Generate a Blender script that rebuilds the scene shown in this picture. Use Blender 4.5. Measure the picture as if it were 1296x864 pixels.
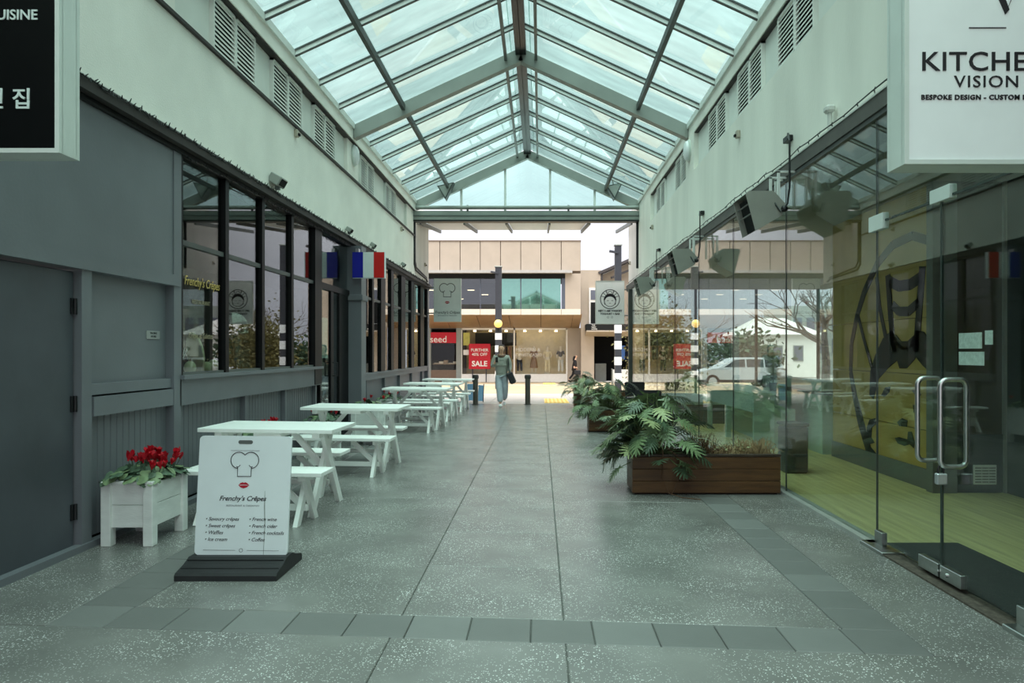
import bpy, bmesh, math, random
from mathutils import Vector, Matrix, Euler
random.seed(7)
R = math.radians
for o in list(bpy.data.objects):
    bpy.data.objects.remove(o)
SC = bpy.context.scene
COL = SC.collection

# ---------------------------------------------------------------- camera
cam_data = bpy.data.cameras.new('camera')
cam = bpy.data.objects.new('camera', cam_data)
COL.objects.link(cam)
cam.location = (0, 0, 1.5)
cam.rotation_euler = (R(90), 0, 0)
cam_data.sensor_width = 36
cam_data.lens = 24
cam_data.shift_x = -36 / 1296
cam_data.shift_y = 13 / 1296
cam_data.clip_end = 500
SC.camera = cam

# ---------------------------------------------------------------- sky (even overcast, brighter overhead)
world = bpy.data.worlds.new('overcast_sky')
SC.world = world
world.use_nodes = True
wn, wl = world.node_tree.nodes, world.node_tree.links
wn.clear()
w_out = wn.new('ShaderNodeOutputWorld')
w_bg = wn.new('ShaderNodeBackground')
w_tc = wn.new('ShaderNodeTexCoord')
w_sep = wn.new('ShaderNodeSeparateXYZ')
w_ramp = wn.new('ShaderNodeValToRGB')
w_ramp.color_ramp.elements[0].position = 0.0
w_ramp.color_ramp.elements[0].color = (0.31, 0.32, 0.36, 1)
w_ramp.color_ramp.elements[1].position = 1.0
w_ramp.color_ramp.elements[1].color = (1.0, 1.0, 1.02, 1)
w_noise = wn.new('ShaderNodeTexNoise')
w_noise.inputs['Scale'].default_value = 3.0
w_noise.inputs['Detail'].default_value = 5.0
w_map = wn.new('ShaderNodeMapping')
w_map.inputs['Scale'].default_value = (1, 1, 3.5)
w_mul = wn.new('ShaderNodeMath'); w_mul.operation = 'MULTIPLY_ADD'
w_mul.inputs[1].default_value = 0.7
w_mul.inputs[2].default_value = 0.65
w_mix = wn.new('ShaderNodeVectorMath'); w_mix.operation = 'MULTIPLY'
wl.new(w_tc.outputs['Generated'], w_sep.inputs[0])
wl.new(w_sep.outputs['Z'], w_ramp.inputs[0])
wl.new(w_tc.outputs['Generated'], w_map.inputs[0])
wl.new(w_map.outputs[0], w_noise.inputs['Vector'])
wl.new(w_noise.outputs[0], w_mul.inputs[0])
wl.new(w_ramp.outputs[0], w_mix.inputs[0])
wl.new(w_mul.outputs[0], w_mix.inputs[1])
wl.new(w_mix.outputs[0], w_bg.inputs[0])
w_bg.inputs[1].default_value = 1.75
wl.new(w_bg.outputs[0], w_out.inputs[0])

# added sun lamp, very wide and soft, high overhead, brightens upward-facing surfaces
sun_data = bpy.data.lights.new('added_top_sun', 'SUN')
sun_data.energy = 4.2
sun_data.angle = R(75)
sun_data.color = (1.0, 0.985, 0.96)
sun = bpy.data.objects.new('added_top_sun', sun_data)
COL.objects.link(sun)
sun.location = (0, 5, 30)
sun.rotation_euler = (R(12), R(-4), 0)

vs = SC.view_settings
vs.view_transform = 'Standard'
vs.look = 'None'
vs.exposure = 0.52
vs.gamma = 1.0
vs.use_curve_mapping = False
try:
    SC.cycles.use_denoising = True
    SC.cycles.max_bounces = 10
    SC.cycles.diffuse_bounces = 5
    SC.cycles.glossy_bounces = 5
    SC.cycles.transparent_max_bounces = 24
    SC.cycles.sample_clamp_indirect = 6
    SC.cycles.caustics_reflective = False
    SC.cycles.caustics_refractive = False
except Exception:
    pass

# ---------------------------------------------------------------- helpers
def lin(c):
    out = []
    for v in c[:3]:
        v = v / 255.0
        out.append(v / 12.92 if v <= 0.04045 else ((v + 0.055) / 1.055) ** 2.4)
    return out

MATS = {}
def M(name, col, rough=0.55, metal=0.0, var=0.07, scale=6.0, bump=0.0, emit=0.0, bscale=None, stretch=None, spec=0.4, detail=4.0):
    if name in MATS:
        return MATS[name]
    m = bpy.data.materials.new(name)
    m.use_nodes = True
    n, l = m.node_tree.nodes, m.node_tree.links
    b = n['Principled BSDF']
    c = lin(col)
    tc = n.new('ShaderNodeTexCoord')
    mp = n.new('ShaderNodeMapping')
    if stretch:
        mp.inputs['Scale'].default_value = stretch
    l.new(tc.outputs['Object'], mp.inputs[0])
    nz = n.new('ShaderNodeTexNoise')
    nz.inputs['Scale'].default_value = scale
    nz.inputs['Detail'].default_value = detail
    l.new(mp.outputs[0], nz.inputs['Vector'])
    rp = n.new('ShaderNodeValToRGB')
    rp.color_ramp.elements[0].position = 0.3
    rp.color_ramp.elements[1].position = 0.7
    rp.color_ramp.elements[0].color = [max(0, v * (1 - var)) for v in c] + [1]
    rp.color_ramp.elements[1].color = [min(1, v * (1 + var)) for v in c] + [1]
    l.new(nz.outputs[0], rp.inputs[0])
    l.new(rp.outputs[0], b.inputs['Base Color'])
    b.inputs['Roughness'].default_value = rough
    b.inputs['Metallic'].default_value = metal
    b.inputs['Specular IOR Level'].default_value = spec
    if emit:
        l.new(rp.outputs[0], b.inputs['Emission Color'])
        b.inputs['Emission Strength'].default_value = emit
    if bump:
        n2 = n.new('ShaderNodeTexNoise')
        n2.inputs['Scale'].default_value = bscale or scale * 6
        n2.inputs['Detail'].default_value = 4
        l.new(mp.outputs[0], n2.inputs['Vector'])
        bp = n.new('ShaderNodeBump')
        bp.inputs['Strength'].default_value = bump
        bp.inputs['Distance'].default_value = 0.01
        l.new(n2.outputs[0], bp.inputs['Height'])
        l.new(bp.outputs[0], b.inputs['Normal'])
    MATS[name] = m
    return m

def glass(name, tint, rough=0.0, f0=0.04, dirt=0.0):
    """one face of a flat pane: straight transmission plus a reflection that grows towards grazing angles"""
    if name in MATS:
        return MATS[name]
    m = bpy.data.materials.new(name)
    m.use_nodes = True
    n, l = m.node_tree.nodes, m.node_tree.links
    n.clear()
    out = n.new('ShaderNodeOutputMaterial')
    tr = n.new('ShaderNodeBsdfTransparent')
    if dirt:
        tc = n.new('ShaderNodeTexCoord')
        mp = n.new('ShaderNodeMapping'); mp.inputs['Scale'].default_value = (1.2, 5, 1.2)
        mp.inputs['Rotation'].default_value = (0, 0, 0.5)
        nz = n.new('ShaderNodeTexNoise'); nz.inputs['Scale'].default_value = 0.9; nz.inputs['Detail'].default_value = 5
        rp = n.new('ShaderNodeValToRGB')
        rp.color_ramp.elements[0].position = 0.35
        rp.color_ramp.elements[1].position = 0.65
        rp.color_ramp.elements[0].color = [v * (1 - dirt) for v in tint] + [1]
        rp.color_ramp.elements[1].color = list(tint) + [1]
        l.new(tc.outputs['Object'], mp.inputs[0]); l.new(mp.outputs[0], nz.inputs['Vector'])
        l.new(nz.outputs[0], rp.inputs[0]); l.new(rp.outputs[0], tr.inputs[0])
    else:
        tr.inputs[0].default_value = (*tint, 1)
    gl = n.new('ShaderNodeBsdfGlossy')
    gl.inputs['Roughness'].default_value = rough
    gl.inputs[0].default_value = (1, 1, 1, 1)
    lw = n.new('ShaderNodeLayerWeight'); lw.inputs[0].default_value = 0.5
    pw = n.new('ShaderNodeMath'); pw.operation = 'POWER'; pw.inputs[1].default_value = 5
    ma = n.new('ShaderNodeMath'); ma.operation = 'MULTIPLY_ADD'
    ma.inputs[1].default_value = 1 - f0; ma.inputs[2].default_value = f0
    mx = n.new('ShaderNodeMixShader')
    l.new(lw.outputs['Facing'], pw.inputs[0]); l.new(pw.outputs[0], ma.inputs[0])
    l.new(ma.outputs[0], mx.inputs[0]); l.new(tr.outputs[0], mx.inputs[1]); l.new(gl.outputs[0], mx.inputs[2])
    l.new(mx.outputs[0], out.inputs[0])
    MATS[name] = m
    return m

def wloc(o):
    v = Vector((0, 0, 0))
    while o is not None:
        v += o.location
        o = o.parent
    return v

def link(name, me, parent=None):
    o = bpy.data.objects.new(name, me)
    COL.objects.link(o)
    if parent is not None:
        o.parent = parent
    return o

class MB:
    """collects shapes in world (or local) coordinates, then links them as one mesh object"""
    def __init__(s):
        s.v, s.f, s.m = [], [], []
        s.mi = 0
    def mat(s, i):
        s.mi = i
        return s
    def add(s, vs_, fs, M4=None):
        b = len(s.v)
        for p in vs_:
            p = Vector(p)
            s.v.append(M4 @ p if M4 is not None else p)
        for f in fs:
            s.f.append([i + b for i in f]); s.m.append(s.mi)
        return s
    def box(s, x0, x1, y0, y1, z0, z1, M4=None, sh=0.0):
        p = [(x0, y0, z0), (x1, y0, z0), (x1, y1, z0), (x0, y1, z0), (x0, y0, z1), (x1, y0, z1), (x1, y1, z1), (x0, y1, z1)]
        if sh:
            p = [(a, b - sh * a, c) for a, b, c in p]
        return s.add(p, [(0, 3, 2, 1), (4, 5, 6, 7), (0, 1, 5, 4), (1, 2, 6, 5), (2, 3, 7, 6), (3, 0, 4, 7)], M4)
    def bev(s, x0, x1, y0, y1, z0, z1, c=0.006, M4=None):
        """box with chamfered edges (26 faces)"""
        xs = (x0, x0 + c, x1 - c, x1); ys = (y0, y0 + c, y1 - c, y1); zs = (z0, z0 + c, z1 - c, z1)
        bm = bmesh.new()
        pts = []
        for ix in (0, 3):
            for iy in (1, 2):
                for iz in (1, 2):
                    pts.append((xs[ix], ys[iy], zs[iz]))
        for iy in (0, 3):
            for ix in (1, 2):
                for iz in (1, 2):
                    pts.append((xs[ix], ys[iy], zs[iz]))
        for iz in (0, 3):
            for ix in (1, 2):
                for iy in (1, 2):
                    pts.append((xs[ix], ys[iy], zs[iz]))
        vv = [bm.verts.new(p) for p in pts]
        bmesh.ops.convex_hull(bm, input=vv)
        bm.verts.index_update()
        s.add([v.co.copy() for v in bm.verts], [[v.index for v in f.verts] for f in bm.faces], M4)
        bm.free()
        return s
    def bar(s, a, b, w, h, up=(0, 0, 1)):
        """rectangular bar from a to b, w across, h along up"""
        a, b = Vector(a), Vector(b)
        d = (b - a).normalized()
        u = Vector(up)
        side = d.cross(u)
        if side.length < 1e-5:
            side = d.cross(Vector((0, 1, 0)))
        side.normalize(); u = side.cross(d).normalized()
        p = []
        for q in (a, b):
            for sx, sz in ((-1, -1), (1, -1), (1, 1), (-1, 1)):
                p.append(q + side * sx * w / 2 + u * sz * h / 2)
        return s.add(p, [(0, 3, 2, 1), (4, 5, 6, 7), (0, 1, 5, 4), (1, 2, 6, 5), (2, 3, 7, 6), (3, 0, 4, 7)])
    def tube(s, path, r, n=8, r1=None, cap=True):
        path = [Vector(p) for p in path]
        k = len(path)
        rings = []
        prev = None
        for i, p in enumerate(path):
            d = (path[min(i + 1, k - 1)] - path[max(i - 1, 0)]).normalized()
            if prev is None:
                ref = Vector((0, 0, 1)) if abs(d.z) < 0.9 else Vector((1, 0, 0))
                u = d.cross(ref).normalized()
            else:
                u = (prev - d * prev.dot(d)).normalized()
            prev = u
            w = d.cross(u).normalized()
            rr = r if r1 is None else r + (r1 - r) * i / max(1, k - 1)
            rings.append([p + (u * math.cos(2 * math.pi * j / n) + w * math.sin(2 * math.pi * j / n)) * rr for j in range(n)])
        vs_ = [q for ring in rings for q in ring]
        fs = []
        for i in range(k - 1):
            for j in range(n):
                a = i * n + j; b = i * n + (j + 1) % n
                fs.append((a, b, b + n, a + n))
        if cap:
            fs.append(tuple(range(n - 1, -1, -1)))
            fs.append(tuple((k - 1) * n + j for j in range(n)))
        return s.add(vs_, fs)
    def lathe(s, prof, c=(0, 0, 0), n=16, M4=None):
        vs_ = []
        for r, z in prof:
            for j in range(n):
                a = 2 * math.pi * j / n
                vs_.append((c[0] + r * math.cos(a), c[1] + r * math.sin(a), c[2] + z))
        fs = []
        for i in range(len(prof) - 1):
            for j in range(n):
                a = i * n + j; b = i * n + (j + 1) % n
                fs.append((a, b, b + n, a + n))
        fs.append(tuple(range(n - 1, -1, -1)))
        fs.append(tuple((len(prof) - 1) * n + j for j in range(n)))
        return s.add(vs_, fs, M4)
    def ball(s, c, rx, ry=None, rz=None, n=12, k=8, M4=None):
        ry = ry or rx; rz = rz or rx
        vs_ = [(c[0], c[1], c[2] - rz)]
        for i in range(1, k):
            t = -math.pi / 2 + math.pi * i / k
            for j in range(n):
                a = 2 * math.pi * j / n
                vs_.append((c[0] + rx * math.cos(t) * math.cos(a), c[1] + ry * math.cos(t) * math.sin(a), c[2] + rz * math.sin(t)))
        vs_.append((c[0], c[1], c[2] + rz))
        fs = [(0, 1 + (j + 1) % n, 1 + j) for j in range(n)]
        for i in range(k - 2):
            for j in range(n):
                a = 1 + i * n + j; b = 1 + i * n + (j + 1) % n
                fs.append((a, b, b + n, a + n))
        t = 1 + (k - 2) * n
        fs += [(t + j, t + (j + 1) % n, len(vs_) - 1) for j in range(n)]
        return s.add(vs_, fs, M4)
    def prism(s, poly, a, b, axis='y', M4=None):
        """poly in the other two axes (x,z for y; y,z for x; x,y for z), from a to b along axis"""
        def pt(p, t):
            return {'y': (p[0], t, p[1]), 'x': (t, p[0], p[1]), 'z': (p[0], p[1], t)}[axis]
        n = len(poly)
        vs_ = [pt(p, a) for p in poly] + [pt(p, b) for p in poly]
        fs = [tuple(range(n)), tuple(range(2 * n - 1, n - 1, -1))]
        for i in range(n):
            j = (i + 1) % n
            fs.append((i, i + n, j + n, j))
        return s.add(vs_, fs, M4)
    def mesh(s, name, mats, off=Vector((0, 0, 0)), smooth=False):
        me = bpy.data.meshes.new(name)
        me.from_pydata([tuple(p - off) for p in s.v], [], s.f)
        if not isinstance(mats, (list, tuple)):
            mats = [mats]
        for m in mats:
            me.materials.append(m)
        for p, i in zip(me.polygons, s.m):
            p.material_index = min(i, len(mats) - 1)
            p.use_smooth = smooth
        bm = bmesh.new(); bm.from_mesh(me)
        bmesh.ops.recalc_face_normals(bm, faces=bm.faces)
        bm.to_mesh(me); bm.free()
        me.update()
        if smooth:
            try:
                me.set_sharp_from_angle(angle=R(40))
            except Exception:
                pass
        return me
    def build(s, name, mats, parent=None, smooth=False, at=None):
        """world-coordinate shapes; with at=... the object's own origin lies there"""
        off = wloc(parent) if parent is not None else Vector((0, 0, 0))
        if at is not None:
            at = Vector(at)
            o = link(name, s.mesh(name, mats, at, smooth), parent)
            o.location = at - off
        else:
            o = link(name, s.mesh(name, mats, off, smooth), parent)
        return o

def tag(o, label=None, cat=None, group=None, kind=None):
    if label: o['label'] = label
    if cat: o['category'] = cat
    if group: o['group'] = group
    if kind: o['kind'] = kind
    return o

def empty(name, loc=(0, 0, 0), rz=0.0):
    o = bpy.data.objects.new(name, None)
    COL.objects.link(o)
    o.location = loc
    o.rotation_euler = (0, 0, rz)
    o.empty_display_size = 0.1
    return o

def struct(o):
    o['kind'] = 'structure'
    return o

def copy_tree(o, parent=None):
    c = o.copy()
    COL.objects.link(c)
    c.parent = parent
    for ch in list(o.children):
        copy_tree(ch, c)
    return c

def text_obj(name, s, mat, loc, size, parent=None, align='CENTER', rot=(R(90), 0, 0), shear=0.0, depth=0.002, space=1.0, sx=1.0, bold=0.0):
    cu = bpy.data.curves.new(name, 'FONT')
    cu.body = s
    cu.size = size
    cu.align_x = align
    cu.align_y = 'CENTER'
    cu.shear = shear
    cu.extrude = depth
    cu.space_character = space
    cu.offset = bold
    cu.resolution_u = 3
    t = bpy.data.objects.new(name, cu)
    COL.objects.link(t)
    dg = bpy.context.evaluated_depsgraph_get()
    me = bpy.data.meshes.new_from_object(t.evaluated_get(dg))
    bpy.data.objects.remove(t)
    bpy.data.curves.remove(cu)
    me.materials.clear()
    me.materials.append(mat)
    M4 = Euler(rot).to_matrix().to_4x4() @ Matrix.Diagonal((sx, 1, 1, 1))
    me.transform(M4)
    o = link(name, me, parent)
    o.location = Vector(loc) - (wloc(parent) if parent is not None else Vector((0, 0, 0)))
    return o

def curve_arc(cx, cz, rx, rz, a0, a1, n=16):
    return [(cx + rx * math.cos(R(a0 + (a1 - a0) * i / n)), cz + rz * math.sin(R(a0 + (a1 - a0) * i / n))) for i in range(n + 1)]

def ribbon(mb, pts, y, w, t=0.003):
    """flat line of width w on a plane facing -Y, pts in (x, z)"""
    k = len(pts)
    L, Rr = [], []
    for i in range(k):
        a = Vector(pts[max(i - 1, 0)]); b = Vector(pts[min(i + 1, k - 1)])
        d = (b - a)
        if d.length < 1e-9: d = Vector((1, 0))
        d.normalize(); nn = Vector((-d.y, d.x))
        ww = w[i] if isinstance(w, (list, tuple)) else w
        L.append(Vector(pts[i]) + nn * ww / 2); Rr.append(Vector(pts[i]) - nn * ww / 2)
    for i in range(k - 1):
        q = [L[i], L[i + 1], Rr[i + 1], Rr[i]]
        vs_ = [(p.x, y - t, p.y) for p in q] + [(p.x, y, p.y) for p in q]
        mb.add(vs_, [(0, 1, 2, 3), (4, 7, 6, 5), (0, 4, 5, 1), (1, 5, 6, 2), (2, 6, 7, 3), (3, 7, 4, 0)])
    return mb

def skin_mesh(name, verts, edges, mat, root=0, sub=2):
    """continuous body grown round a skeleton: verts (x,y,z,rx,ry)"""
    me = bpy.data.meshes.new(name)
    me.from_pydata([v[:3] for v in verts], edges, [])
    o = bpy.data.objects.new(name, me)
    COL.objects.link(o)
    sk = o.modifiers.new('skin', 'SKIN')
    sk.use_smooth_shade = True
    if not me.skin_vertices:
        bpy.context.view_layer.objects.active = o
    layer = me.skin_vertices[0].data
    for i, v in enumerate(verts):
        layer[i].radius = (v[3], v[4] if len(v) > 4 else v[3])
        layer[i].use_root = (i == root)
    ss = o.modifiers.new('sub', 'SUBSURF')
    ss.levels = sub; ss.render_levels = sub
    dg = bpy.context.evaluated_depsgraph_get()
    out = bpy.data.meshes.new_from_object(o.evaluated_get(dg))
    bpy.data.objects.remove(o)
    out.materials.clear(); out.materials.append(mat)
    for p in out.polygons:
        p.use_smooth = True
        p.material_index = 0
    return out

# ================================================================ materials
plaster = M('pale_plaster', (241, 239, 231), 0.8, var=0.06, scale=1.6, bump=0.35, bscale=70)
plaster_r = M('weathered_plaster', (236, 234, 225), 0.8, var=0.09, scale=1.5, bump=0.35, bscale=70, stretch=(1, 1, 0.25))
outer_plaster = M('streaked_outer_plaster', (208, 206, 200), 0.8, var=0.12, scale=2.0, bump=0.2, bscale=60, stretch=(1, 1, 0.15))
charcoal = M('charcoal_paint', (112, 115, 120), 0.5, var=0.10, scale=1.3, bump=0.08, bscale=40)
charcoal_d = M('charcoal_door_paint', (76, 80, 86), 0.42, var=0.16, scale=2.2, bump=0.05, bscale=30)
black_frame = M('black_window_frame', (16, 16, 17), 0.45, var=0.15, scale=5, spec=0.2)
panel_pale = M('pale_clerestory_panel', (230, 232, 226), 0.6, var=0.04, scale=3)
louvre_m = M('pale_louvre_metal', (232, 233, 228), 0.5, var=0.05, scale=5)
dark_void = M('dark_void', (20, 22, 22), 0.9, var=0.1)
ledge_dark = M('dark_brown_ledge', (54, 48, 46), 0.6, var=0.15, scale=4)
ledge_light = M('pale_flashing', (205, 206, 200), 0.4, var=0.05)
steel_grey = M('grey_green_steel_paint', (142, 147, 141), 0.5, var=0.08, scale=3)
steel_dark = M('dark_steel', (70, 74, 72), 0.45, var=0.1, scale=4)
steel_mid = M('mid_grey_steel', (98, 103, 100), 0.45, var=0.08, scale=4)
bar_pale = M('aluminium_glazing_bar', (226, 230, 226), 0.4, var=0.05, scale=4)
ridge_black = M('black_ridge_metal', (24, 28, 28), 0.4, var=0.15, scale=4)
white_paint = M('white_paint', (250, 250, 247), 0.45, var=0.04, scale=5, bump=0.1, bscale=40, stretch=(0.3, 1, 1))
stainless = M('brushed_stainless', (190, 192, 190), 0.28, metal=1.0, var=0.06, scale=20)
black_metal = M('black_metal', (22, 22, 24), 0.4, var=0.1)
roof_glass = glass('tinted_roof_glass', (0.69, 0.84, 0.80), f0=0.035, dirt=0.10)
gable_glass = glass('gable_glass', (0.80, 0.95, 0.92), f0=0.03, dirt=0.04)
clear_glass = glass('clear_shop_glass', (0.90, 0.95, 0.93), f0=0.045)
window_glass = glass('shopfront_window_glass', (0.80, 0.84, 0.83), f0=0.06)
pale_canopy = M('frosted_canopy_glass', (222, 226, 224), 0.3, var=0.04)

def concrete(name, col, chips=True, var=0.24, rough=0.5):
    m = M(name, col, rough, var=var, scale=1.7, bump=0.12, bscale=90, detail=6, spec=0.6)
    n, l = m.node_tree.nodes, m.node_tree.links
    b = n['Principled BSDF']
    ramp = [x for x in n if x.type == 'VALTORGB'][0]
    if chips:
        tc = [x for x in n if x.type == 'TEX_COORD'][0]
        gm = n.new('ShaderNodeNewGeometry')
        prev = ramp.outputs[0]
        for sc_, th, pth, lo, hi in ((60.0, 0.28, 0.80, 0.36, 0.60), (34.0, 0.20, 0.88, 0.40, 0.60), (110, 0.34, 0.72, 0.32, 0.58)):
            vo = n.new('ShaderNodeTexVoronoi'); vo.inputs['Scale'].default_value = sc_
            l.new(gm.outputs['Position'], vo.inputs['Vector'])
            lt = n.new('ShaderNodeMath'); lt.operation = 'LESS_THAN'; lt.inputs[1].default_value = th
            l.new(vo.outputs['Distance'], lt.inputs[0])
            sp = n.new('ShaderNodeSeparateColor'); l.new(vo.outputs['Color'], sp.inputs[0])
            gt = n.new('ShaderNodeMath'); gt.operation = 'GREATER_THAN'; gt.inputs[1].default_value = pth
            l.new(sp.outputs[0], gt.inputs[0])
            pn = n.new('ShaderNodeTexNoise'); pn.inputs['Scale'].default_value = 2.3; pn.inputs['Detail'].default_value = 3
            l.new(gm.outputs['Position'], pn.inputs['Vector'])
            pr = n.new('ShaderNodeMapRange'); pr.inputs[1].default_value = lo; pr.inputs[2].default_value = hi
            l.new(pn.outputs[0], pr.inputs[0])
            m1 = n.new('ShaderNodeMath'); m1.operation = 'MULTIPLY'
            l.new(lt.outputs[0], m1.inputs[0]); l.new(gt.outputs[0], m1.inputs[1])
            m2 = n.new('ShaderNodeMath'); m2.operation = 'MULTIPLY'
            l.new(m1.outputs[0], m2.inputs[0]); l.new(pr.outputs[0], m2.inputs[1])
            mx = n.new('ShaderNodeMix'); mx.data_type = 'RGBA'
            l.new(m2.outputs[0], mx.inputs[0]); l.new(prev, mx.inputs[6])
            mx.inputs[7].default_value = (0.66, 0.66, 0.64, 1)
            prev = mx.outputs[2]
        l.new(prev, b.inputs['Base Color'])
    return m
slab_m = concrete('exposed_aggregate_concrete', (118, 117, 114), rough=0.27)
slab_far = concrete('worn_concrete_slab', (126, 125, 122), var=0.18, rough=0.27)
tile_m = concrete('smooth_grey_paver', (108, 108, 106), chips=False, var=0.12)
tile_m2 = concrete('smooth_grey_paver_pale', (118, 118, 116), chips=False, var=0.12)
joint_m = M('floor_joint', (112, 112, 108), 0.9, var=0.2, scale=10)
grout_pale = M('pale_grout', (165, 165, 160), 0.9, var=0.2, scale=10)

# ================================================================ floor of the arcade (cross joints run slightly askew)
SH = 0.08
floor = struct(MB().box(-3.55, 2.66, -7, 19.6, -0.25, -0.012).build('floor', joint_m))
J = 0.005
pieces = {}
def slab(name, w, d, mat, x, y):
    key = (name, round(w, 3), round(d, 3), mat.name)
    if key not in pieces:
        b = MB(); b.bev(0, w, 0, d, -0.04, 0, 0.004)
        me = b.mesh(name, mat)
        for v in me.vertices:
            v.co.y -= SH * v.co.x
        pieces[key] = me
    o = link(name, pieces[key], floor)
    o.location = (x, y - SH * x, 0)
    return o
def run(name, x0, x1, y0, y1, step, mat, alt=None):
    n = max(1, round((y1 - y0) / step))
    for i in range(n):
        a = y0 + (y1 - y0) * i / n; d = (y1 - y0) / n
        m_ = mat if alt is None or random.random() < 0.7 else alt
        slab(name, x1 - x0 - J, d - J, m_, x0 + J / 2, a + J / 2)
YC0, YC1 = 3.525, 3.83       # the cross band of pavers
XL0, XL1, XR0, XR1 = -2.72, -2.38, 1.635, 1.95
# inside the border
run('paving_slab', XL1, -0.79, YC1, 19.2, 3.0, slab_m)
run('paving_slab', -0.79, 0.13, YC1, 19.2, 0.925, slab_m)
run('paving_slab', 0.13, XR0, YC1, 19.2, 3.0, slab_m)
# outside the border and before it
run('paving_slab', -3.5, XL0, YC1 - 0.3, 19.2, 3.1, slab_m)
run('paving_slab', XR1, 2.60, YC1 - 0.3, 19.2, 3.1, slab_m)
run('paving_slab', -3.5, -0.79, -6.8, YC0, 3.4, slab_m)
run('paving_slab', -0.79, 0.13, -6.8, YC0, 3.4, slab_m)
run('paving_slab', 0.13, 2.60, -6.8, YC0, 3.4, slab_m)
# the bands
run('paver', XL0, XL1, YC1, 19.2, 0.30, tile_m, tile_m2)
run('paver', XR0, XR1, YC1, 19.2, 0.30, tile_m, tile_m2)
nx = 14
for i in range(nx):
    w = (XR1 - XL0) / nx
    slab('paver', w - J, YC1 - YC0 - J, tile_m if i % 3 else tile_m2, XL0 + i * w + J / 2, YC0 + J / 2)
slab('end_slab', 6.1 - J, 0.42, slab_far, -3.5, 19.2)

# ================================================================ left wall
wall_left = struct(empty('wall_left'))
XW = -3.45
b = MB()
b.box(-3.75, XW, -2.9, 3.75, 0, 3.41)                         # beside and behind the camera
b.box(-3.75, XW, 3.75, 6.54, 2.22, 3.41)                      # flat band over door and panel
b.build('painted_wall_panel', charcoal, wall_left)
MB().box(-3.75, -3.43, 3.72, 6.50, 2.12, 2.225).build('head_trim', charcoal, wall_left)
b = MB(); b.box(-3.62, XW, 5.135, 5.25, 0, 2.12); b.build('post', charcoal, wall_left)
b = MB(); b.box(-3.62, -3.44, 6.41, 6.54, 0, 3.41); b.build('post', charcoal, wall_left)
b = MB(); b.box(-3.62, XW, 3.75, 3.87, 0, 2.12); b.build('post', charcoal, wall_left)
MB().box(-3.60, -3.52, 5.25, 6.41, 1.245, 2.12).build('recessed_panel', charcoal, wall_left)
MB().box(-3.60, -3.465, 5.25, 6.41, 1.165, 1.25).build('rail', charcoal, wall_left)
MB().box(-3.60, -3.445, 5.27, 6.44, 1.0, 1.15).build('rail', charcoal, wall_left)
def tongue_boards(y0, y1, z0, z1, x, w=0.083):
    n = max(1, round((y1 - y0) / w)); w = (y1 - y0) / n
    for i in range(n):
        MB().bev(x - 0.025, x, y0 + i * w + 0.002, y0 + (i + 1) * w - 0.002, z0, z1, 0.005).build('tongue_board', charcoal, wall_left)
MB().box(-3.62, -3.55, 5.25, 10.72, 0.0, 1.25).build('backing', dark_void, wall_left)
tongue_boards(5.25, 6.41, 0.06, 1.0, -3.515)
for y0, y1 in ((6.54, 8.0), (8.06, 9.25), (9.31, 10.5)):
    tongue_boards(y0 + 0.02, y1, 0.06, 1.0, -3.515)
for y in (8.0, 9.25, 10.5):
    MB().box(-3.60, -3.46, y, y + 0.06, 0, 1.02).build('stile', charcoal, wall_left)
MB().box(-3.60, -3.44, 6.52, 10.70, 0.985, 1.235).build('apron_board', charcoal, wall_left)
MB().box(-3.60, -3.40, 6.52, 10.72, 1.235, 1.275).build('sill', charcoal, wall_left)
MB().box(-3.50, -3.43, 3.2, 10.7, 0, 0.05).build('kick_board', charcoal, wall_left)
# second stretch beyond the entrance
MB().box(-3.60, -3.44, 13.0, 20.9, 0.93, 1.04).build('apron_board', charcoal, wall_left)
MB().box(-3.60, -3.41, 12.6, 20.9, 1.04, 1.075).build('sill', charcoal, wall_left)
MB().box(-3.62, -3.52, 12.5, 20.9, 0, 0.95).build('lower_panel', charcoal, wall_left)
for y in (13.6, 15.2, 16.8, 18.4, 20.0):
    MB().box(-3.56, -3.46, y, y + 0.07, 0, 0.95).build('stile', charcoal, wall_left)
# entrance pillar
b = MB(); b.box(-3.62, -3.225, 12.30, 12.62, 0, 3.41); b.build('pillar', charcoal, wall_left)
MB().bev(-3.62, -3.195, 12.265, 12.655, 2.42, 2.53, 0.01).build('pillar_band', charcoal, wall_left)
# upper plaster
UXL = -3.40
b = MB()
b.box(-3.75, UXL, -2.9, 18.45, 3.54, 4.63)
PIERS_L = [(-2.9, -2.4), (-0.2, 0.4), (5.7, 6.35), (12.02, 12.75), (17.35, 18.45)]
for a, c in PIERS_L:
    b.box(-3.75, UXL, a, c, 4.63, 5.28)
b.build('plaster_upper', plaster, wall_left)
MB().box(-3.75, -3.46, -2.9, 18.45, 4.63, 5.28).build('clerestory_back', panel_pale, wall_left)
MB().box(-3.75, -3.365, -2.9, 18.45, 4.60, 4.635).build('clerestory_sill', ledge_dark, wall_left)
MB().box(-3.75, -3.34, -2.9, 18.45, 5.28, 5.47).build('eave_gutter', plaster, wall_left)
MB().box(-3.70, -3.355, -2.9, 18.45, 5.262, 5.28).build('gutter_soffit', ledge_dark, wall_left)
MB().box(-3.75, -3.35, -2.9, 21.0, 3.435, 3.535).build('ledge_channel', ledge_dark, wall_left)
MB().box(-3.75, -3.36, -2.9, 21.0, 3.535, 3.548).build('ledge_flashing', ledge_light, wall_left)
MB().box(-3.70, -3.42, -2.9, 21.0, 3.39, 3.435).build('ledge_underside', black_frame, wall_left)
MB().box(-3.75, -3.40, 18.45, 20.75, 3.54, 5.6).build('outer_plaster', outer_plaster, wall_left)
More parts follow.
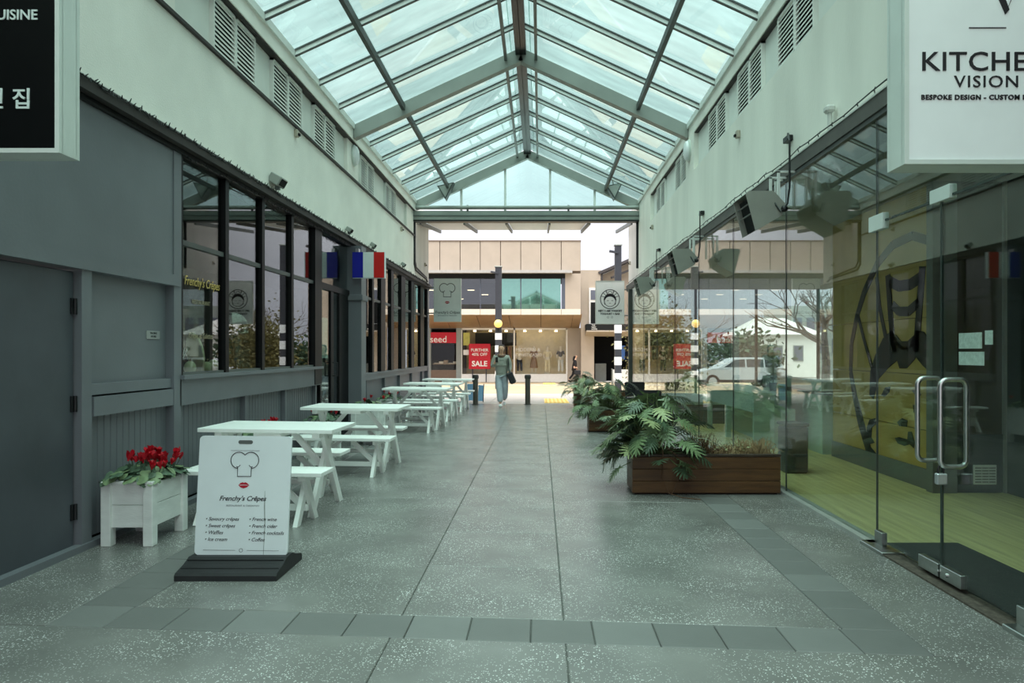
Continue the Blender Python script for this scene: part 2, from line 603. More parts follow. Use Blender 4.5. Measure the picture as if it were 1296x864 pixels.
MB().box(-3.72, -3.42, 20.75, 20.98, 0, 3.4).build('corner_post', charcoal, wall_left)

def louvre_unit(parent, y0, y1, z0, z1, xf, s):
    """xf = back plane, s = +1 when the vent faces +X"""
    xa = xf
    u = MB()
    t = 0.022
    def bx(ya, yb, za, zb, d0, d1):
        u.box(min(xa + s * d0, xa + s * d1), max(xa + s * d0, xa + s * d1), ya, yb, za, zb)
    bx(y0, y1, z0, z0 + t, 0, 0.05); bx(y0, y1, z1 - t, z1, 0, 0.05)
    bx(y0, y0 + t, z0, z1, 0, 0.05); bx(y1 - t, y1, z0, z1, 0, 0.05)
    fr = u.build('louvre_frame', louvre_m, parent)
    v = MB()
    v.box(min(xa + s * 0.004, xa + s * 0.008), max(xa + s * 0.004, xa + s * 0.008), y0 + t, y1 - t, z0 + t, z1 - t)
    v.build('louvre_void', dark_void, fr)
    k = MB()
    n = 11
    for i in range(n):
        z = z0 + t + (z1 - z0 - 2 * t) * (i + 0.5) / n
        k.add([(xa + s * (0.022 + dx), yy, z + dz) for yy in (y0 + t, y1 - t) for dx, dz in ((0, 0.022), (0.005, 0.024), (0.024, -0.016), (0.019, -0.018))], [(0, 1, 2, 3), (7, 6, 5, 4), (0, 4, 5, 1), (1, 5, 6, 2), (2, 6, 7, 3), (3, 7, 4, 0)])
    o = k.build('louvre_slats', louvre_m, fr)
    o['kind'] = 'stuff'
for y in (0.8, 2.4, 4.0, 7.13, 8.72, 10.30, 12.95, 15.05):
    louvre_unit(wall_left, y, y + 0.52, 4.65, 5.25, -3.46, 1)
    louvre_unit(wall_left, y + 0.53, y + 1.05, 4.65, 5.25, -3.46, 1)

# dark hinged door at the far left
door_1 = struct(empty('door_1', (-3.55, 4.5, 0)))
MB().bev(-3.56, -3.50, 3.88, 5.115, 0.03, 2.10, 0.006).build('door_leaf', charcoal_d, door_1)
for z in (0.24, 1.05, 1.78):
    b = MB(); b.tube([(-3.485, 5.118, z), (-3.485, 5.118, z + 0.12)], 0.011, 8)
    b.box(-3.50, -3.49, 5.08, 5.13, z, z + 0.12); b.build('hinge', black_metal, door_1)
b = MB(); M4 = Matrix.Translation((-3.50, 4.33, 1.43)) @ Matrix.Rotation(R(90), 4, 'Y')
b.lathe([(0.03, 0), (0.03, 0.012), (0.018, 0.016), (0.016, 0.022)], n=16, M4=M4); b.build('door_lock', stainless, door_1, smooth=True)
b = MB(); M4 = Matrix.Translation((-3.50, 4.30, 1.50)) @ Matrix.Rotation(R(90), 4, 'Y')
b.lathe([(0.02, 0), (0.02, 0.01), (0.012, 0.014), (0.01, 0.04)], n=12, M4=M4); b.build('keyhole_cover', stainless, door_1, smooth=True)

# ================================================================ left shopfront windows
def mull(parent, y0, y1, z0, z1, x0=-3.52, x1=-3.44, name='mullion', mat=None):
    MB().box(x0, x1, y0, y1, z0, z1).build(name, mat or black_frame, parent)
def pane(parent, y0, y1, z0, z1, x=-3.485, mat=None, t=0.006):
    MB().box(x - t / 2, x + t / 2, y0, y1, z0, z1).build('pane', mat or window_glass, parent)
window_1 = struct(empty('window_1'))
ys = [6.54, 7.50, 8.48, 9.48, 10.45]
mull(window_1, 6.54, 6.57, 1.275, 3.39)
for y in ys[1:4]:
    mull(window_1, y - 0.04, y + 0.04, 1.275, 3.39)
mull(window_1, 10.40, 10.72, 1.0, 3.39, x1=-3.43, name='post')
for a, c in zip(ys[:-1], ys[1:]):
    mull(window_1, a + 0.03, c - 0.04, 2.535, 2.585, name='transom', x1=-3.46, mat=steel_dark)
    mull(window_1, a + 0.03, c - 0.04, 1.275, 1.30, name='pane_bead', x1=-3.46, mat=steel_mid)
    pane(window_1, a + 0.03, c - 0.04, 1.30, 2.535)
    pane(window_1, a + 0.03, c - 0.04, 2.585, 3.39)
window_2 = struct(empty('window_2'))
ys2 = [(12.62, 13.1), (13.98, 14.12), (14.75, 15.15), (15.75, 16.03), (16.9, 17.4), (18.2, 18.6), (19.6, 20.1), (20.7, 20.76)]
for a, c in ys2:
    mull(window_2, a, c, 1.075, 3.39)
for (a0, a1), (c0, c1) in zip(ys2[:-1], ys2[1:]):
    mull(window_2, a1, c0, 2.55, 2.60, name='transom', x1=-3.46, mat=steel_dark)
    pane(window_2, a1, c0, 1.075, 2.55)
    pane(window_2, a1, c0, 2.60, 3.39)
# entrance door of the creperie
door_2 = struct(empty('door_2', (-3.5, 11.5, 0)))
MB().box(-3.53, -3.44, 10.72, 12.30, 2.50, 2.60).build('door_head', black_frame, door_2)
MB().box(-3.55, -3.46, 11.28, 11.42, 0.0, 2.50).build('door_stile', black_frame, door_2)
MB().box(-3.55, -3.46, 10.72, 10.78, 0.0, 2.50).build('door_stile', black_frame, door_2)
MB().box(-3.55, -3.46, 11.75, 12.30, 0.0, 2.50).build('door_stile', black_frame, door_2)
MB().box(-3.55, -3.46, 10.78, 11.28, 0.0, 0.12).build('door_rail', black_frame, door_2)
MB().box(-3.55, -3.46, 11.42, 11.75, 0.0, 0.12).build('door_rail', black_frame, door_2)
pane(door_2, 10.78, 11.28, 0.12, 2.50); pane(door_2, 11.42, 11.75, 0.12, 2.50)
pane(door_2, 10.72, 12.30, 2.60, 3.39)
b = MB(); b.tube([(-3.46, 11.37, 1.1), (-3.38, 11.37, 1.1), (-3.38, 11.37, 1.32), (-3.46, 11.37, 1.32)], 0.012, 8)
b.build('door_pull', black_metal, door_2)

# rooms behind the left shopfront
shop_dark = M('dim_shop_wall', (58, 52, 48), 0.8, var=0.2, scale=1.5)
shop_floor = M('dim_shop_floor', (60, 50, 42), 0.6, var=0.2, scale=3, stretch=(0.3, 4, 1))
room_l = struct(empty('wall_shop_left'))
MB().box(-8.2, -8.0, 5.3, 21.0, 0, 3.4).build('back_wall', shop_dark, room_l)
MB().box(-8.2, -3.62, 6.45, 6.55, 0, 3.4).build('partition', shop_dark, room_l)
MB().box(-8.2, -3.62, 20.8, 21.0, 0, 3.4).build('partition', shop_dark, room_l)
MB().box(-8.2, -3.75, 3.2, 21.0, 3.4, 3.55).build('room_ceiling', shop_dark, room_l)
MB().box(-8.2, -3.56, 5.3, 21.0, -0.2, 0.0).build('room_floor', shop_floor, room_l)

# ================================================================ right wall above the glass front
wall_right = struct(empty('wall_right'))
UXR = 2.64
b = MB()
b.box(UXR, 2.95, -2.9, 18.45, 3.47, 4.63)
PIERS_R = [(-2.9, -2.4), (-0.2, 0.4), (5.4, 6.1), (11.75, 12.4), (16.4, 18.45)]
for a, c in PIERS_R:
    b.box(UXR, 2.95, a, c, 4.63, 5.28)
b.build('plaster_upper', plaster_r, wall_right)
MB().box(2.72, 2.95, -2.9, 18.45, 4.63, 5.28).build('clerestory_back', panel_pale, wall_right)
MB().box(2.64, 2.95, -2.9, 18.45, 5.28, 5.47).build('eave_gutter', plaster_r, wall_right)
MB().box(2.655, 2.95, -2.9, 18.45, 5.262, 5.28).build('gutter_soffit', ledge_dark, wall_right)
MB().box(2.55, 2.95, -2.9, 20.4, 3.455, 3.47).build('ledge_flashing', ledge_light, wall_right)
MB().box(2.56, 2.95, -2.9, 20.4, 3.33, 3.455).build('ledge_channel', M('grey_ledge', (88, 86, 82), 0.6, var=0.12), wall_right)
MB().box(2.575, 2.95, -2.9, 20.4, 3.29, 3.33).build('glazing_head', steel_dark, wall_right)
MB().box(UXR, 2.95, 18.45, 20.45, 3.47, 5.6).build('outer_plaster', outer_plaster, wall_right)
for y in (0.8, 2.4, 4.0, 6.68, 8.25, 9.85, 12.5, 14.7):
    louvre_unit(wall_right, y, y + 0.50, 4.65, 5.25, 2.72, -1)
    louvre_unit(wall_right, y + 0.51, y + 1.02, 4.65, 5.25, 2.72, -1)

# right glass front
window_3 = struct(empty('window_3'))
GX = 2.60
seams = [5.27, 7.22, 9.2, 11.2, 13.2, 15.2, 17.2, 19.7]
for a, c in zip(seams[:-1], seams[1:]):
    MB().box(GX - 0.005, GX + 0.005, a + 0.003, c - 0.003, 0.03, 3.30).build('pane', clear_glass, window_3)
for a, c in ((-2.9, -0.9), (-0.9, 1.2), (1.2, 3.0), (3.0, 3.57)):
    MB().box(GX - 0.005, GX + 0.005, a + 0.003, c - 0.003, 0.03, 3.30).build('pane', clear_glass, window_3)
MB().box(GX - 0.005, GX + 0.005, 3.573, 5.267, 2.50, 3.30).build('pane', clear_glass, window_3)
for y in seams[:-1]:
    MB().box(GX - 0.007, GX + 0.007, y - 0.004, y + 0.004, 0.03, 3.30).build('silicone_joint', steel_dark, window_3)
MB().box(2.54, 2.66, 5.27, 19.7, 0.0, 0.03).build('sill_channel', M('alloy_channel', (185, 186, 182), 0.4, metal=0.4, var=0.1), window_3)
MB().box(2.54, 2.66, -2.9, 3.57, 0.0, 0.03).build('sill_channel', MATS['alloy_channel'], window_3)
MB().box(2.54, 2.70, 19.62, 19.8, 0.0, 3.3).build('corner_post', steel_dark, window_3)
# far end of the glass shop
for x0, x1 in ((2.75, 4.45), (4.5, 6.2), (6.25, 8.0)):
    MB().box(x0, x1, 19.69, 19.71, 0.05, 3.28).build('pane', clear_glass, window_3)
for x in (4.475, 6.225, 8.02):
    MB().box(x - 0.03, x + 0.03, 19.66, 19.74, 0.0, 3.3).build('mullion', steel_dark, window_3)

# frameless double doors
door_3 = struct(empty('door_3', (2.6, 4.42, 0)))
door_edge = M('glass_door_edge', (46, 58, 54), 0.25, var=0.1)
for y0, y1 in ((4.425, 5.262), (3.58, 4.415)):
    MB().box(GX - 0.006, GX + 0.006, y0, y1, 0.05, 2.485).build('door_leaf', clear_glass, door_3)
MB().box(GX - 0.007, GX + 0.007, 4.412, 4.428, 0.05, 2.485).build('door_edge', door_edge, door_3)
MB().box(GX - 0.007, GX + 0.007, 3.58, 5.27, 2.485, 2.50).build('transom_joint', door_edge, door_3)
for y0, y1 in ((4.43, 4.66), (4.19, 4.41)):
    b = MB(); b.bev(GX - 0.022, GX + 0.022, y0, y1, 0.04, 0.125, 0.003); f = b.build('patch_fitting', stainless, door_3)
    ym = (y0 * 2 + 4.42) / 3 if y0 > 4.42 else (y1 * 2 + y0) / 3
    b = MB(); b.tube([(GX - 0.022, ym, 0.08), (GX - 0.032, ym, 0.08)], 0.014, 10); b.build('screw', stainless, f)
MB().bev(GX - 0.022, GX + 0.022, 5.16, 5.27, 0.03, 0.13, 0.003).build('patch_fitting', stainless, door_3)
MB().bev(GX - 0.022, GX + 0.022, 3.57, 3.70, 0.03, 0.13, 0.003).build('patch_fitting', stainless, door_3)
MB().bev(GX - 0.025, GX + 0.025, 5.14, 5.36, 2.43, 2.55, 0.003).build('top_patch', M('white_patch', (214, 222, 218), 0.3, var=0.03), door_3)
MB().bev(GX - 0.025, GX + 0.025, 4.30, 4.52, 2.47, 2.56, 0.003).build('top_patch', MATS['white_patch'], door_3)
def pull(y, so):
    z0, z1, o_, r = 0.775, 1.325, 0.082, 0.045
    pts = []
    x0, x1 = GX - o_, GX + o_
    for cx, cz, a0 in ((x1 - r, z1 - r, 0), (x0 + r, z1 - r, 90), (x0 + r, z0 + r, 180), (x1 - r, z0 + r, 270)):
        for k in range(6):
            a = R(a0 + 90 * k / 5)
            pts.append((cx + r * math.cos(a), y, cz + r * math.sin(a)))
    pts.append(pts[0])
    MB().tube(pts, 0.016, 10, cap=False).build('door_pull', stainless, door_3, smooth=True)
pull(4.56, 0); pull(4.30, 0)
# threshold drain and entrance sill
grit = M('coconut_mat', (88, 80, 72), 0.95, var=0.35, scale=30, bump=0.8, bscale=120)
MB().box(2.52, 2.655, 3.7, 5.0, -0.012, 0.012).build('threshold_strip', grit, door_3)
MB().bev(2.50, 2.66, 5.0, 5.35, -0.012, 0.03, 0.004).build('threshold_plate', stainless, door_3)
MB().bev(2.50, 2.66, 3.3, 3.7, -0.012, 0.03, 0.004).build('threshold_plate', stainless, door_3)

# ================================================================ room behind the right glass front
wood = M('pale_wood_floor', (240, 216, 152), 0.35, var=0.22, scale=3.0, stretch=(6, 0.35, 1), bump=0.05)
mural_m = M('ochre_mural_board', (196, 164, 92), 0.5, var=0.10, scale=2, stretch=(1, 1, 2))
mural_ink = M('mural_black_paint', (34, 34, 36), 0.5, var=0.1)
grey_skirt = M('grey_skirting', (120, 122, 118), 0.6, var=0.05)
room_dark = M('charcoal_room_wall', (70, 74, 74), 0.6, var=0.08, scale=2)
brown_room = M('brown_room_wall', (96, 90, 80), 0.6, var=0.08, scale=2)
pale_room = M('pale_room_wall', (190, 192, 188), 0.7, var=0.05)
room_ceil = M('dark_ceiling', (128, 130, 126), 0.8, var=0.05)
mint = M('mint_panel', (186, 206, 196), 0.4, var=0.04)
room_r = struct(empty('wall_shop_right'))
fl_r = struct(empty('floor_shop'))
n = 40
for i in range(n):
    x0 = 2.66 + i * 0.14
    MB().box(x0, x0 + 0.138, -1.0, 19.66, -0.05, 0.0).build('floor_plank', wood, fl_r)
MB().box(2.6, 8.3, -1.0, 19.7, -0.25, -0.05).build('subfloor', joint_m, fl_r)
MB().box(2.7, 8.3, -1.0, 19.9, 3.31, 3.45).build('room_ceiling', room_ceil, room_r)
for k, (z0, z1) in enumerate(((0.22, 0.636), (0.644, 1.246), (1.254, 1.876), (1.884, 2.50), (2.508, 3.31))):
    MB().box(4.22, 4.40, 7.36, 9.85, z0, z1).build('mural_board', mural_m, room_r)
MB().box(4.20, 4.40, 7.36, 9.85, 0.0, 0.22).build('skirting', grey_skirt, room_r)
MB().box(4.30, 4.39, 7.37, 9.84, 0.0, 3.3).build('mural_backing', mural_ink, room_r)
MB().box(4.16, 4.42, 7.24, 7.36, 0.0, 3.31).build('end_post', grey_skirt, room_r)
MB().box(4.42, 4.95, 7.28, 7.38, 0.0, 3.31).build('return_wall', brown_room, room_r)
MB().box(4.42, 4.95, 7.262, 7.28, 0.0, 0.62).build('kick_panel', room_dark, room_r)
MB().box(4.92, 4.95, 7.24, 7.29, 0.0, 3.31).build('corner_strip', M('pale_corner_strip', (150, 152, 148), 0.4), room_r)
MB().box(4.95, 5.1, -1.0, 7.3, 0.0, 3.31).build('side_wall', room_dark, room_r)
MB().box(2.7, 5.1, -1.1, -1.0, 0.0, 3.31).build('back_wall', room_dark, room_r)
for a, c in ((9.9, 12.3), (12.36, 14.8), (14.86, 17.2), (17.26, 19.66)):
    MB().box(7.99, 8.01, a, c, 0.3, 3.3).build('pane', clear_glass, window_3)
    MB().box(7.97, 8.03, c, c + 0.06, 0.0, 3.31).build('mullion', steel_dark, window_3)
MB().box(7.95, 8.05, 9.85, 19.7, 0.0, 0.3).build('low_wall', pale_room, room_r)
MB().box(4.40, 8.2, 9.75, 9.85, 0.0, 3.31).build('cross_wall', pale_room, room_r)

# ================================================================ glazed roof
XL, XR, ZE, XA, ZA = -3.34, 2.64, 5.47, -0.35, 6.85
ceiling = struct(empty('ceiling'))
def onroof(side, t, dz=0.0):
    x0 = XL if side < 0 else XR
    return (x0 + (XA - x0) * t, ZE + (ZA - ZE) * t + dz)
trusses = [-2.9, 0.15, 6.2, 12.25, 18.35]
ybars = []
for a, c in zip(trusses[:-1], trusses[1:]):
    nseg = 6 if c - a > 4 else 3
    for k in range(nseg):
        ybars.append(a + (c - a) * k / nseg)
ybars.append(trusses[-1])
pane_cache = {}
TP = 0.30
for side in (-1, 1):
    for a, c in zip(ybars[:-1], ybars[1:]):
        for t0, t1 in ((0.0, TP), (TP, 0.945)):
            key = (side, t0)
            if key not in pane_cache:
                w = c - a
                x0, z0 = onroof(side, t0 + 0.0002, 0.09); x1, z1 = onroof(side, t1 - 0.0002, 0.09)
                bb = MB(); bb.prism([(x0, z0), (x1, z1), (x1, z1 + 0.012), (x0, z0 + 0.012)], 0.02, w - 0.02, 'y')
                pane_cache[key] = bb.mesh('roof_pane', roof_glass)
            o = link('roof_pane', pane_cache[key], ceiling)
            o.location = (0, a, 0)
def barmesh(side):
    b = MB()
    x0, z0 = onroof(side, 0.0); x1, z1 = onroof(side, 1.0)
    b.mat(0).bar((x0, 0, z0 + 0.085), (x1, 0, z1 + 0.085), 0.06, 0.02)
    b.mat(1).bar((x0, 0, z0 + 0.045), (x1, 0, z1 + 0.045), 0.03, 0.07)
    b.mat(0).bar((x0, 0, z0 + 0.008), (x1, 0, z1 + 0.008), 0.036, 0.012)
    return b.mesh('glazing_bar', [steel_dark, bar_pale])
bm_ = {s: barmesh(s) for s in (-1, 1)}
for i, y in enumerate(ybars):
    if min(abs(y - t_) for t_ in trusses) < 0.01:
        continue
    for s in (-1, 1):
        o = link('glazing_bar', bm_[s], ceiling); o.location = (0, y, 0)
for y in trusses:
    for s in (-1, 1):
        b = MB()
        x0, z0 = onroof(s, -0.01); x1, z1 = onroof(s, 1.0)
        b.bar((x0, y, z0 - 0.05), (x1, y, z1 - 0.05), 0.16, 0.22)
        b.build('truss_rafter', steel_grey, ceiling)
for s in (-1, 1):
    x, z = onroof(s, TP, -0.03)
    MB().box(x - 0.03, x + 0.03, -2.9, 18.35, z - 0.05, z + 0.06).build('purlin', steel_dark, ceiling)
    x, z = onroof(s, 0.91, -0.01)
    MB().box(x - 0.025, x + 0.025, -2.9, 18.35, z - 0.03, z + 0.06).build('ridge_side_bar', steel_mid, ceiling)
    x, z = onroof(s, 0.985, 0.0)
    MB().box(min(x, x - s * 0.0) - 0.05, x + 0.05, -2.9, 18.35, z - 0.04, z + 0.14).build('ridge_member', ridge_black, ceiling)
    x0, z0 = onroof(s, 0.94, 0.105); x1, z1 = onroof(s, 1.0, 0.13)
    MB().prism([(x0, z0), (x1, z1), (x1, z1 + 0.02), (x0, z0 + 0.02)], -2.9, 18.35, 'y').build('ridge_glass', roof_glass, ceiling)
    x, z = onroof(s, 0.0, 0.06)
    MB().box(x - 0.03, x + 0.03, -2.9, 18.35, z - 0.06, z + 0.04).build('eave_rail', bar_pale, ceiling)
MB().box(XA - 0.028, XA + 0.028, -2.9, 18.35, ZA - 0.03, ZA + 0.2).build('ridge_beam', ridge_black, ceiling)

# gable and portal at the street end
portal = struct(empty('trim_1'))
GY = 18.4
zt = lambda x: ZE + (ZA - ZE) * (1 - abs(x - XA) / (XA - XL)) - 0.12
mx_ = [XL + 0.05, -2.13, -0.95, 0.26, 1.46, XR - 0.05]
for a, c in zip(mx_[:-1], mx_[1:]):
    a_, c_ = a + 0.03, c - 0.03
    poly = [(a_, 5.42), (c_, 5.42), (c_, max(5.43, zt(c_)))]
    if a_ < XA < c_:
        poly.append((XA, zt(XA)))
    poly.append((a_, max(5.43, zt(a_))))
    MB().prism(poly, GY - 0.006, GY + 0.006, 'y').build('gable_pane', gable_glass, portal)
for x in mx_[1:-1]:
    MB().box(x - 0.03, x + 0.03, GY - 0.04, GY + 0.04, 5.0, zt(x)).build('gable_mullion', bar_pale, portal)
b = MB(); b.tube([(-3.45, GY - 0.12, 5.36), (2.70, GY - 0.12, 5.36)], 0.052, 12); b.build('tie_tube', steel_grey, portal, smooth=True)
for x in (-1.95, 0.75):
    MB().bar((x, GY - 0.12, 5.25), (x, GY - 0.12, 5.42), 0.05, 0.05, up=(0, 1, 0)).build('tube_bracket', steel_dark, portal)
b = MB(); b.box(-3.52, 2.75, GY - 0.14, GY + 0.02, 5.03, 5.27); b.build('portal_beam', steel_grey, portal)
b = MB(); b.box(-3.52, 2.75, GY - 0.16, GY - 0.14, 5.13, 5.155); b.build('beam_lip', steel_mid, portal)
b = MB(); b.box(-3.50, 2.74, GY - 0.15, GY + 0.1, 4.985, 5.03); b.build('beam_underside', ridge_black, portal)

# street canopy beyond the portal
canopy = struct(empty('trim_2'))
cz = lambda y: 5.06 + (y - 18.7) / 3.8 * 0.42
for x0, x1 in ((-6.9, -5.7), (-5.68, -4.5), (-4.48, -3.3), (-3.27, -2.11), (-2.07, -0.97), (-0.91, 0.22), (0.28, 1.32)):
    MB().prism([(18.75, cz(18.75) + 0.03), (22.5, cz(22.5) + 0.03), (22.5, cz(22.5) + 0.045), (18.75, cz(18.75) + 0.045)], x0, x1, 'x').build('canopy_panel', pale_canopy, canopy)
for x in (-3.29, -2.09, -0.94, 0.25, 1.35, 2.5):
    MB().bar((x, 18.7, cz(18.7) - 0.03), (x, 22.5, cz(22.5) - 0.03), 0.05, 0.1).build('canopy_rib', steel_mid, canopy)

# ================================================================ picnic tables and benches
def picnic(kind):
    if kind == 'table':
        L, W, H, t, lw = 1.25, 0.70, 0.79, 0.036, 0.085
    else:
        L, W, H, t, lw = 1.25, 0.33, 0.46, 0.036, 0.075
    root = empty('picnic_table' if kind == 'table' else 'picnic_bench')
    n = 5 if kind == 'table' else 2
    for i in range(n):
        y0 = -W / 2 + W * i / n
        MB().bev(-L / 2, L / 2, y0 + 0.0006, y0 + W / n - 0.0006, H - t, H, 0.003).build('top_board', white_paint, root)
    for s in (-1, 1):
        x = s * (L / 2 - (0.17 if kind == 'table' else 0.19))
        MB().bev(x - 0.035, x + 0.035, -W / 2 + 0.05, W / 2 - 0.05, H - t - 0.05, H - t, 0.004).build('cleat', white_paint, root)
        sp = W / 2 - 0.02 if kind == 'table' else W / 2 - 0.01
        tp = 0.17 if kind == 'table' else 0.09
        z1 = H - t
        for q in (-1, 1):
            a = Vector((x + q * 0.019, q * sp, 0.0)); c = Vector((x + q * 0.019, -q * tp, z1))
            b = MB()
            d = (c - a).normalized(); n_ = Vector((0, d.z, -d.y))
            h = lw / 2 / abs(d.z)
            p = [(a.y - h, 0), (a.y + h, 0), (c.y + h, z1), (c.y - h, z1)]
            b.prism(p, x + q * 0.02 - 0.0195, x + q * 0.02 + 0.0195, 'x')
            b.build('leg', white_paint, root)
        zc = z1 * (0.62 if kind == 'table' else 0.45)
        MB().bar((x - s * 0.02, 0, zc - 0.09 if kind == 'table' else zc - 0.06), (s * 0.12, 0, z1 - 0.02), 0.04, 0.05).build('brace', white_paint, root)
    if kind == 'table':
        MB().bev(-0.13, 0.13, -W / 2 + 0.06, W / 2 - 0.06, H - t - 0.045, H - t, 0.004).build('centre_cleat', white_paint, root)
    else:
        MB().bev(-L / 2 + 0.17, L / 2 - 0.17, -0.02, 0.02, 0.10, 0.155, 0.004).build('stretcher', white_paint, root)
    return root
tb, bn = picnic('table'), picnic('bench')
spots = [  # table: right-end x, y ; near bench ; far bench
    (-1.89, 6.58, -1.88, 6.04, -2.06, 7.22, 'nearest the camera behind the menu board', 'nearest white'),
    (-1.78, 8.94, -1.80, 8.36, -1.88, 9.46, 'second from the camera', 'second white'),
    (-1.79, 13.42, -1.86, 12.80, -1.86, 13.98, 'just past the grey pillar', 'third white'),
    (-1.80, 15.5, -1.80, 14.85, -1.82, 16.15, 'fourth from the camera', 'fourth white'),
    (-1.78, 17.85, -1.78, 17.25, -1.80, 18.45, 'farthest from the camera beside the bollard', 'farthest white')]
for i, (tx, ty, ax, ay, cx_, cy_, where, nth) in enumerate(spots):
    for kind, x, y in (('table', tx, ty), ('bench', ax, ay), ('bench', cx_, cy_)):
        src = tb if kind == 'table' else bn
        o = src if (i == 0 and (kind == 'table' or y == ay)) else copy_tree(src)
        o.location = (x - 0.625, y, 0.004)
        o.rotation_euler = (0, R(0.55), R(-2.0))
        if kind == 'table':
            tag(o, 'white painted wooden picnic table with crossed legs, ' + where, 'picnic table', 'white picnic tables along the dark shopfront')
        else:
            side = 'near' if y < ty else 'far'
            tag(o, 'white wooden bench on the %s side of the %s picnic table' % (side, nth), 'bench', 'white benches along the picnic tables')

# ================================================================ white flower boxes
soil = M('dark_soil', (48, 40, 34), 0.95, var=0.3, scale=30, bump=0.6)
cyc_leaf = M('cyclamen_leaf', (84, 106, 84), 0.5, var=0.35, scale=14)
cyc_leaf2 = M('cyclamen_leaf_pale', (122, 142, 104), 0.5, var=0.3, scale=14)
cyc_red = M('cyclamen_red', (190, 16, 36), 0.45, var=0.2, scale=12)
worn_white = M('worn_white_board', (232, 234, 230), 0.55, var=0.07, scale=5, bump=0.2, bscale=30, stretch=(1, 1, 3))
def heart_leaf(mat):
    b = MB()
    out = [(0, 0), (-0.35, -0.18), (-0.55, 0.15), (-0.48, 0.55), (-0.2, 0.9), (0, 1.0), (0.2, 0.9), (0.48, 0.55), (0.55, 0.15), (0.35, -0.18)]
    vv = [(0, 0.4, 0.0)] + [(x, y, -0.22 * (x * x) * 2 - 0.25 * max(0, y - 0.4) ** 2 - (0.06 if i % 2 else 0.0)) for i, (x, y) in enumerate(out)]
    b.add(vv, [(0, i, i % 10 + 1) for i in range(1, 11)])
    me = b.mesh('leaf', mat, smooth=True)
    me.transform(Matrix.Scale(0.07, 4))
    return me
def cyc_flower():
    b = MB()
    for k in range(5):
        a = 2 * math.pi * k / 5 + 0.3
        Mr = Matrix.Rotation(a, 4, 'Z')
        pts = [(0.006, 0.004, 0), (-0.006, 0.004, 0), (0.016, 0.016, 0.022), (-0.016, 0.016, 0.022), (0.013, 0.026, 0.045), (-0.013, 0.026, 0.045), (0.0, 0.032, 0.056)]
        b.add(pts, [(0, 1, 3, 2), (2, 3, 5, 4), (4, 5, 6)], Mr)
    b.ball((0, 0, -0.002), 0.009, n=6, k=4)
    return b.mesh('flower', cyc_red, smooth=True)
leaf_a, leaf_b, flow = heart_leaf(cyc_leaf), heart_leaf(cyc_leaf2), cyc_flower()
def flower_box(loc, w=0.40, d=0.53, h=0.50, label='', plabel='', nflow=44, nleaf=150, seed=1, fx=0.15):
    rnd = random.Random(seed)
    x, y = loc
    root = empty('planter_box', (x, y, 0))
    L = MB
    for sx, sy in ((0, 0), (1, 0), (0, 1), (1, 1)):
        x0 = x + sx * (w - 0.075); y0 = y + sy * (d - 0.075)
        L().bev(x0, x0 + 0.075, y0, y0 + 0.075, 0.0, h, 0.004).build('leg', worn_white, root)
    zs = [0.14, 0.315, h - 0.02]
    for z0, z1 in zip(zs[:-1], zs[1:]):
        L().bev(x + 0.07, x + w - 0.07, y + 0.022, y + 0.045, z0 + 0.002, z1 - 0.002, 0.003).build('board', worn_white, root)
        L().bev(x + 0.07, x + w - 0.07, y + d - 0.045, y + d - 0.022, z0 + 0.002, z1 - 0.002, 0.003).build('board', worn_white, root)
        L().bev(x + 0.022, x + 0.045, y + 0.07, y + d - 0.07, z0 + 0.002, z1 - 0.002, 0.003).build('board', worn_white, root)
        L().bev(x + w - 0.045, x + w - 0.022, y + 0.07, y + d - 0.07, z0 + 0.002, z1 - 0.002, 0.003).build('board', worn_white, root)
    L().bev(x + 0.06, x + w - 0.06, y + 0.005, y + 0.05, h - 0.022, h, 0.003).build('rim', worn_white, root)
    L().box(x + 0.045, x + w - 0.045, y + 0.045, y + d - 0.045, 0.15, h - 0.05).build('soil', soil, root)
    tag(root, label, 'planter', 'white wooden flower boxes by the shopfront')
    pr = empty('cyclamen', (x + w / 2, y + d / 2, h - 0.05))
    st = MB()
    for k in range(nleaf):
        u, v = rnd.uniform(-1.06, 1.06), rnd.uniform(-1.04, 1.04)
        px, py = u * w * 0.47, v * d * 0.47
        dome = 0.15 * (1 - 0.55 * (u * u + v * v) / 1.6) * rnd.uniform(0.45, 1.0) + 0.03
        o = link('leaf', leaf_a if rnd.random() < 0.7 else leaf_b, pr)
        o.location = (px, py, dome)
        ang = math.atan2(py, px) - math.pi / 2 + rnd.uniform(-0.7, 0.7)
        o.rotation_euler = (rnd.uniform(-0.9, -0.1), rnd.uniform(-0.3, 0.3), ang)
        s = rnd.uniform(0.8, 1.35); o.scale = (s, s, s)
    for k in range(nflow):
        px = fx * w + rnd.gauss(0, 0.23) * w; py = rnd.uniform(-0.38, 0.38) * d
        px = max(-0.46 * w, min(0.46 * w, px))
        z = rnd.uniform(0.11, 0.20) + 0.05 * (1 - abs(px - fx * w) / (0.5 * w))
        o = link('flower', flow, pr)
        o.location = (px, py, z)
        o.rotation_euler = (rnd.uniform(-0.4, 0.4), rnd.uniform(-0.4, 0.4), rnd.uniform(0, 6))
        s = rnd.uniform(0.75, 1.1); o.scale = (s, s, s)
        st.tube([(pr.location.x + px * 0.7, pr.location.y + py * 0.7, pr.location.z), (pr.location.x + px, pr.location.y + py, pr.location.z + z)], 0.003, 5)
    st.build('stalks', cyc_leaf, pr)
    tag(pr, plabel, 'plant', 'red cyclamens in the white boxes')
flower_box((-3.385, 5.25), label='white wooden planter box beside the dark door, nearest flower box', plabel='red cyclamen in full bloom in the nearest white planter box', seed=3)
flower_box((-3.40, 7.55), label='white planter box mostly hidden behind the nearest picnic table', plabel='red cyclamen showing above the menu board behind the nearest table', seed=5, nflow=18)
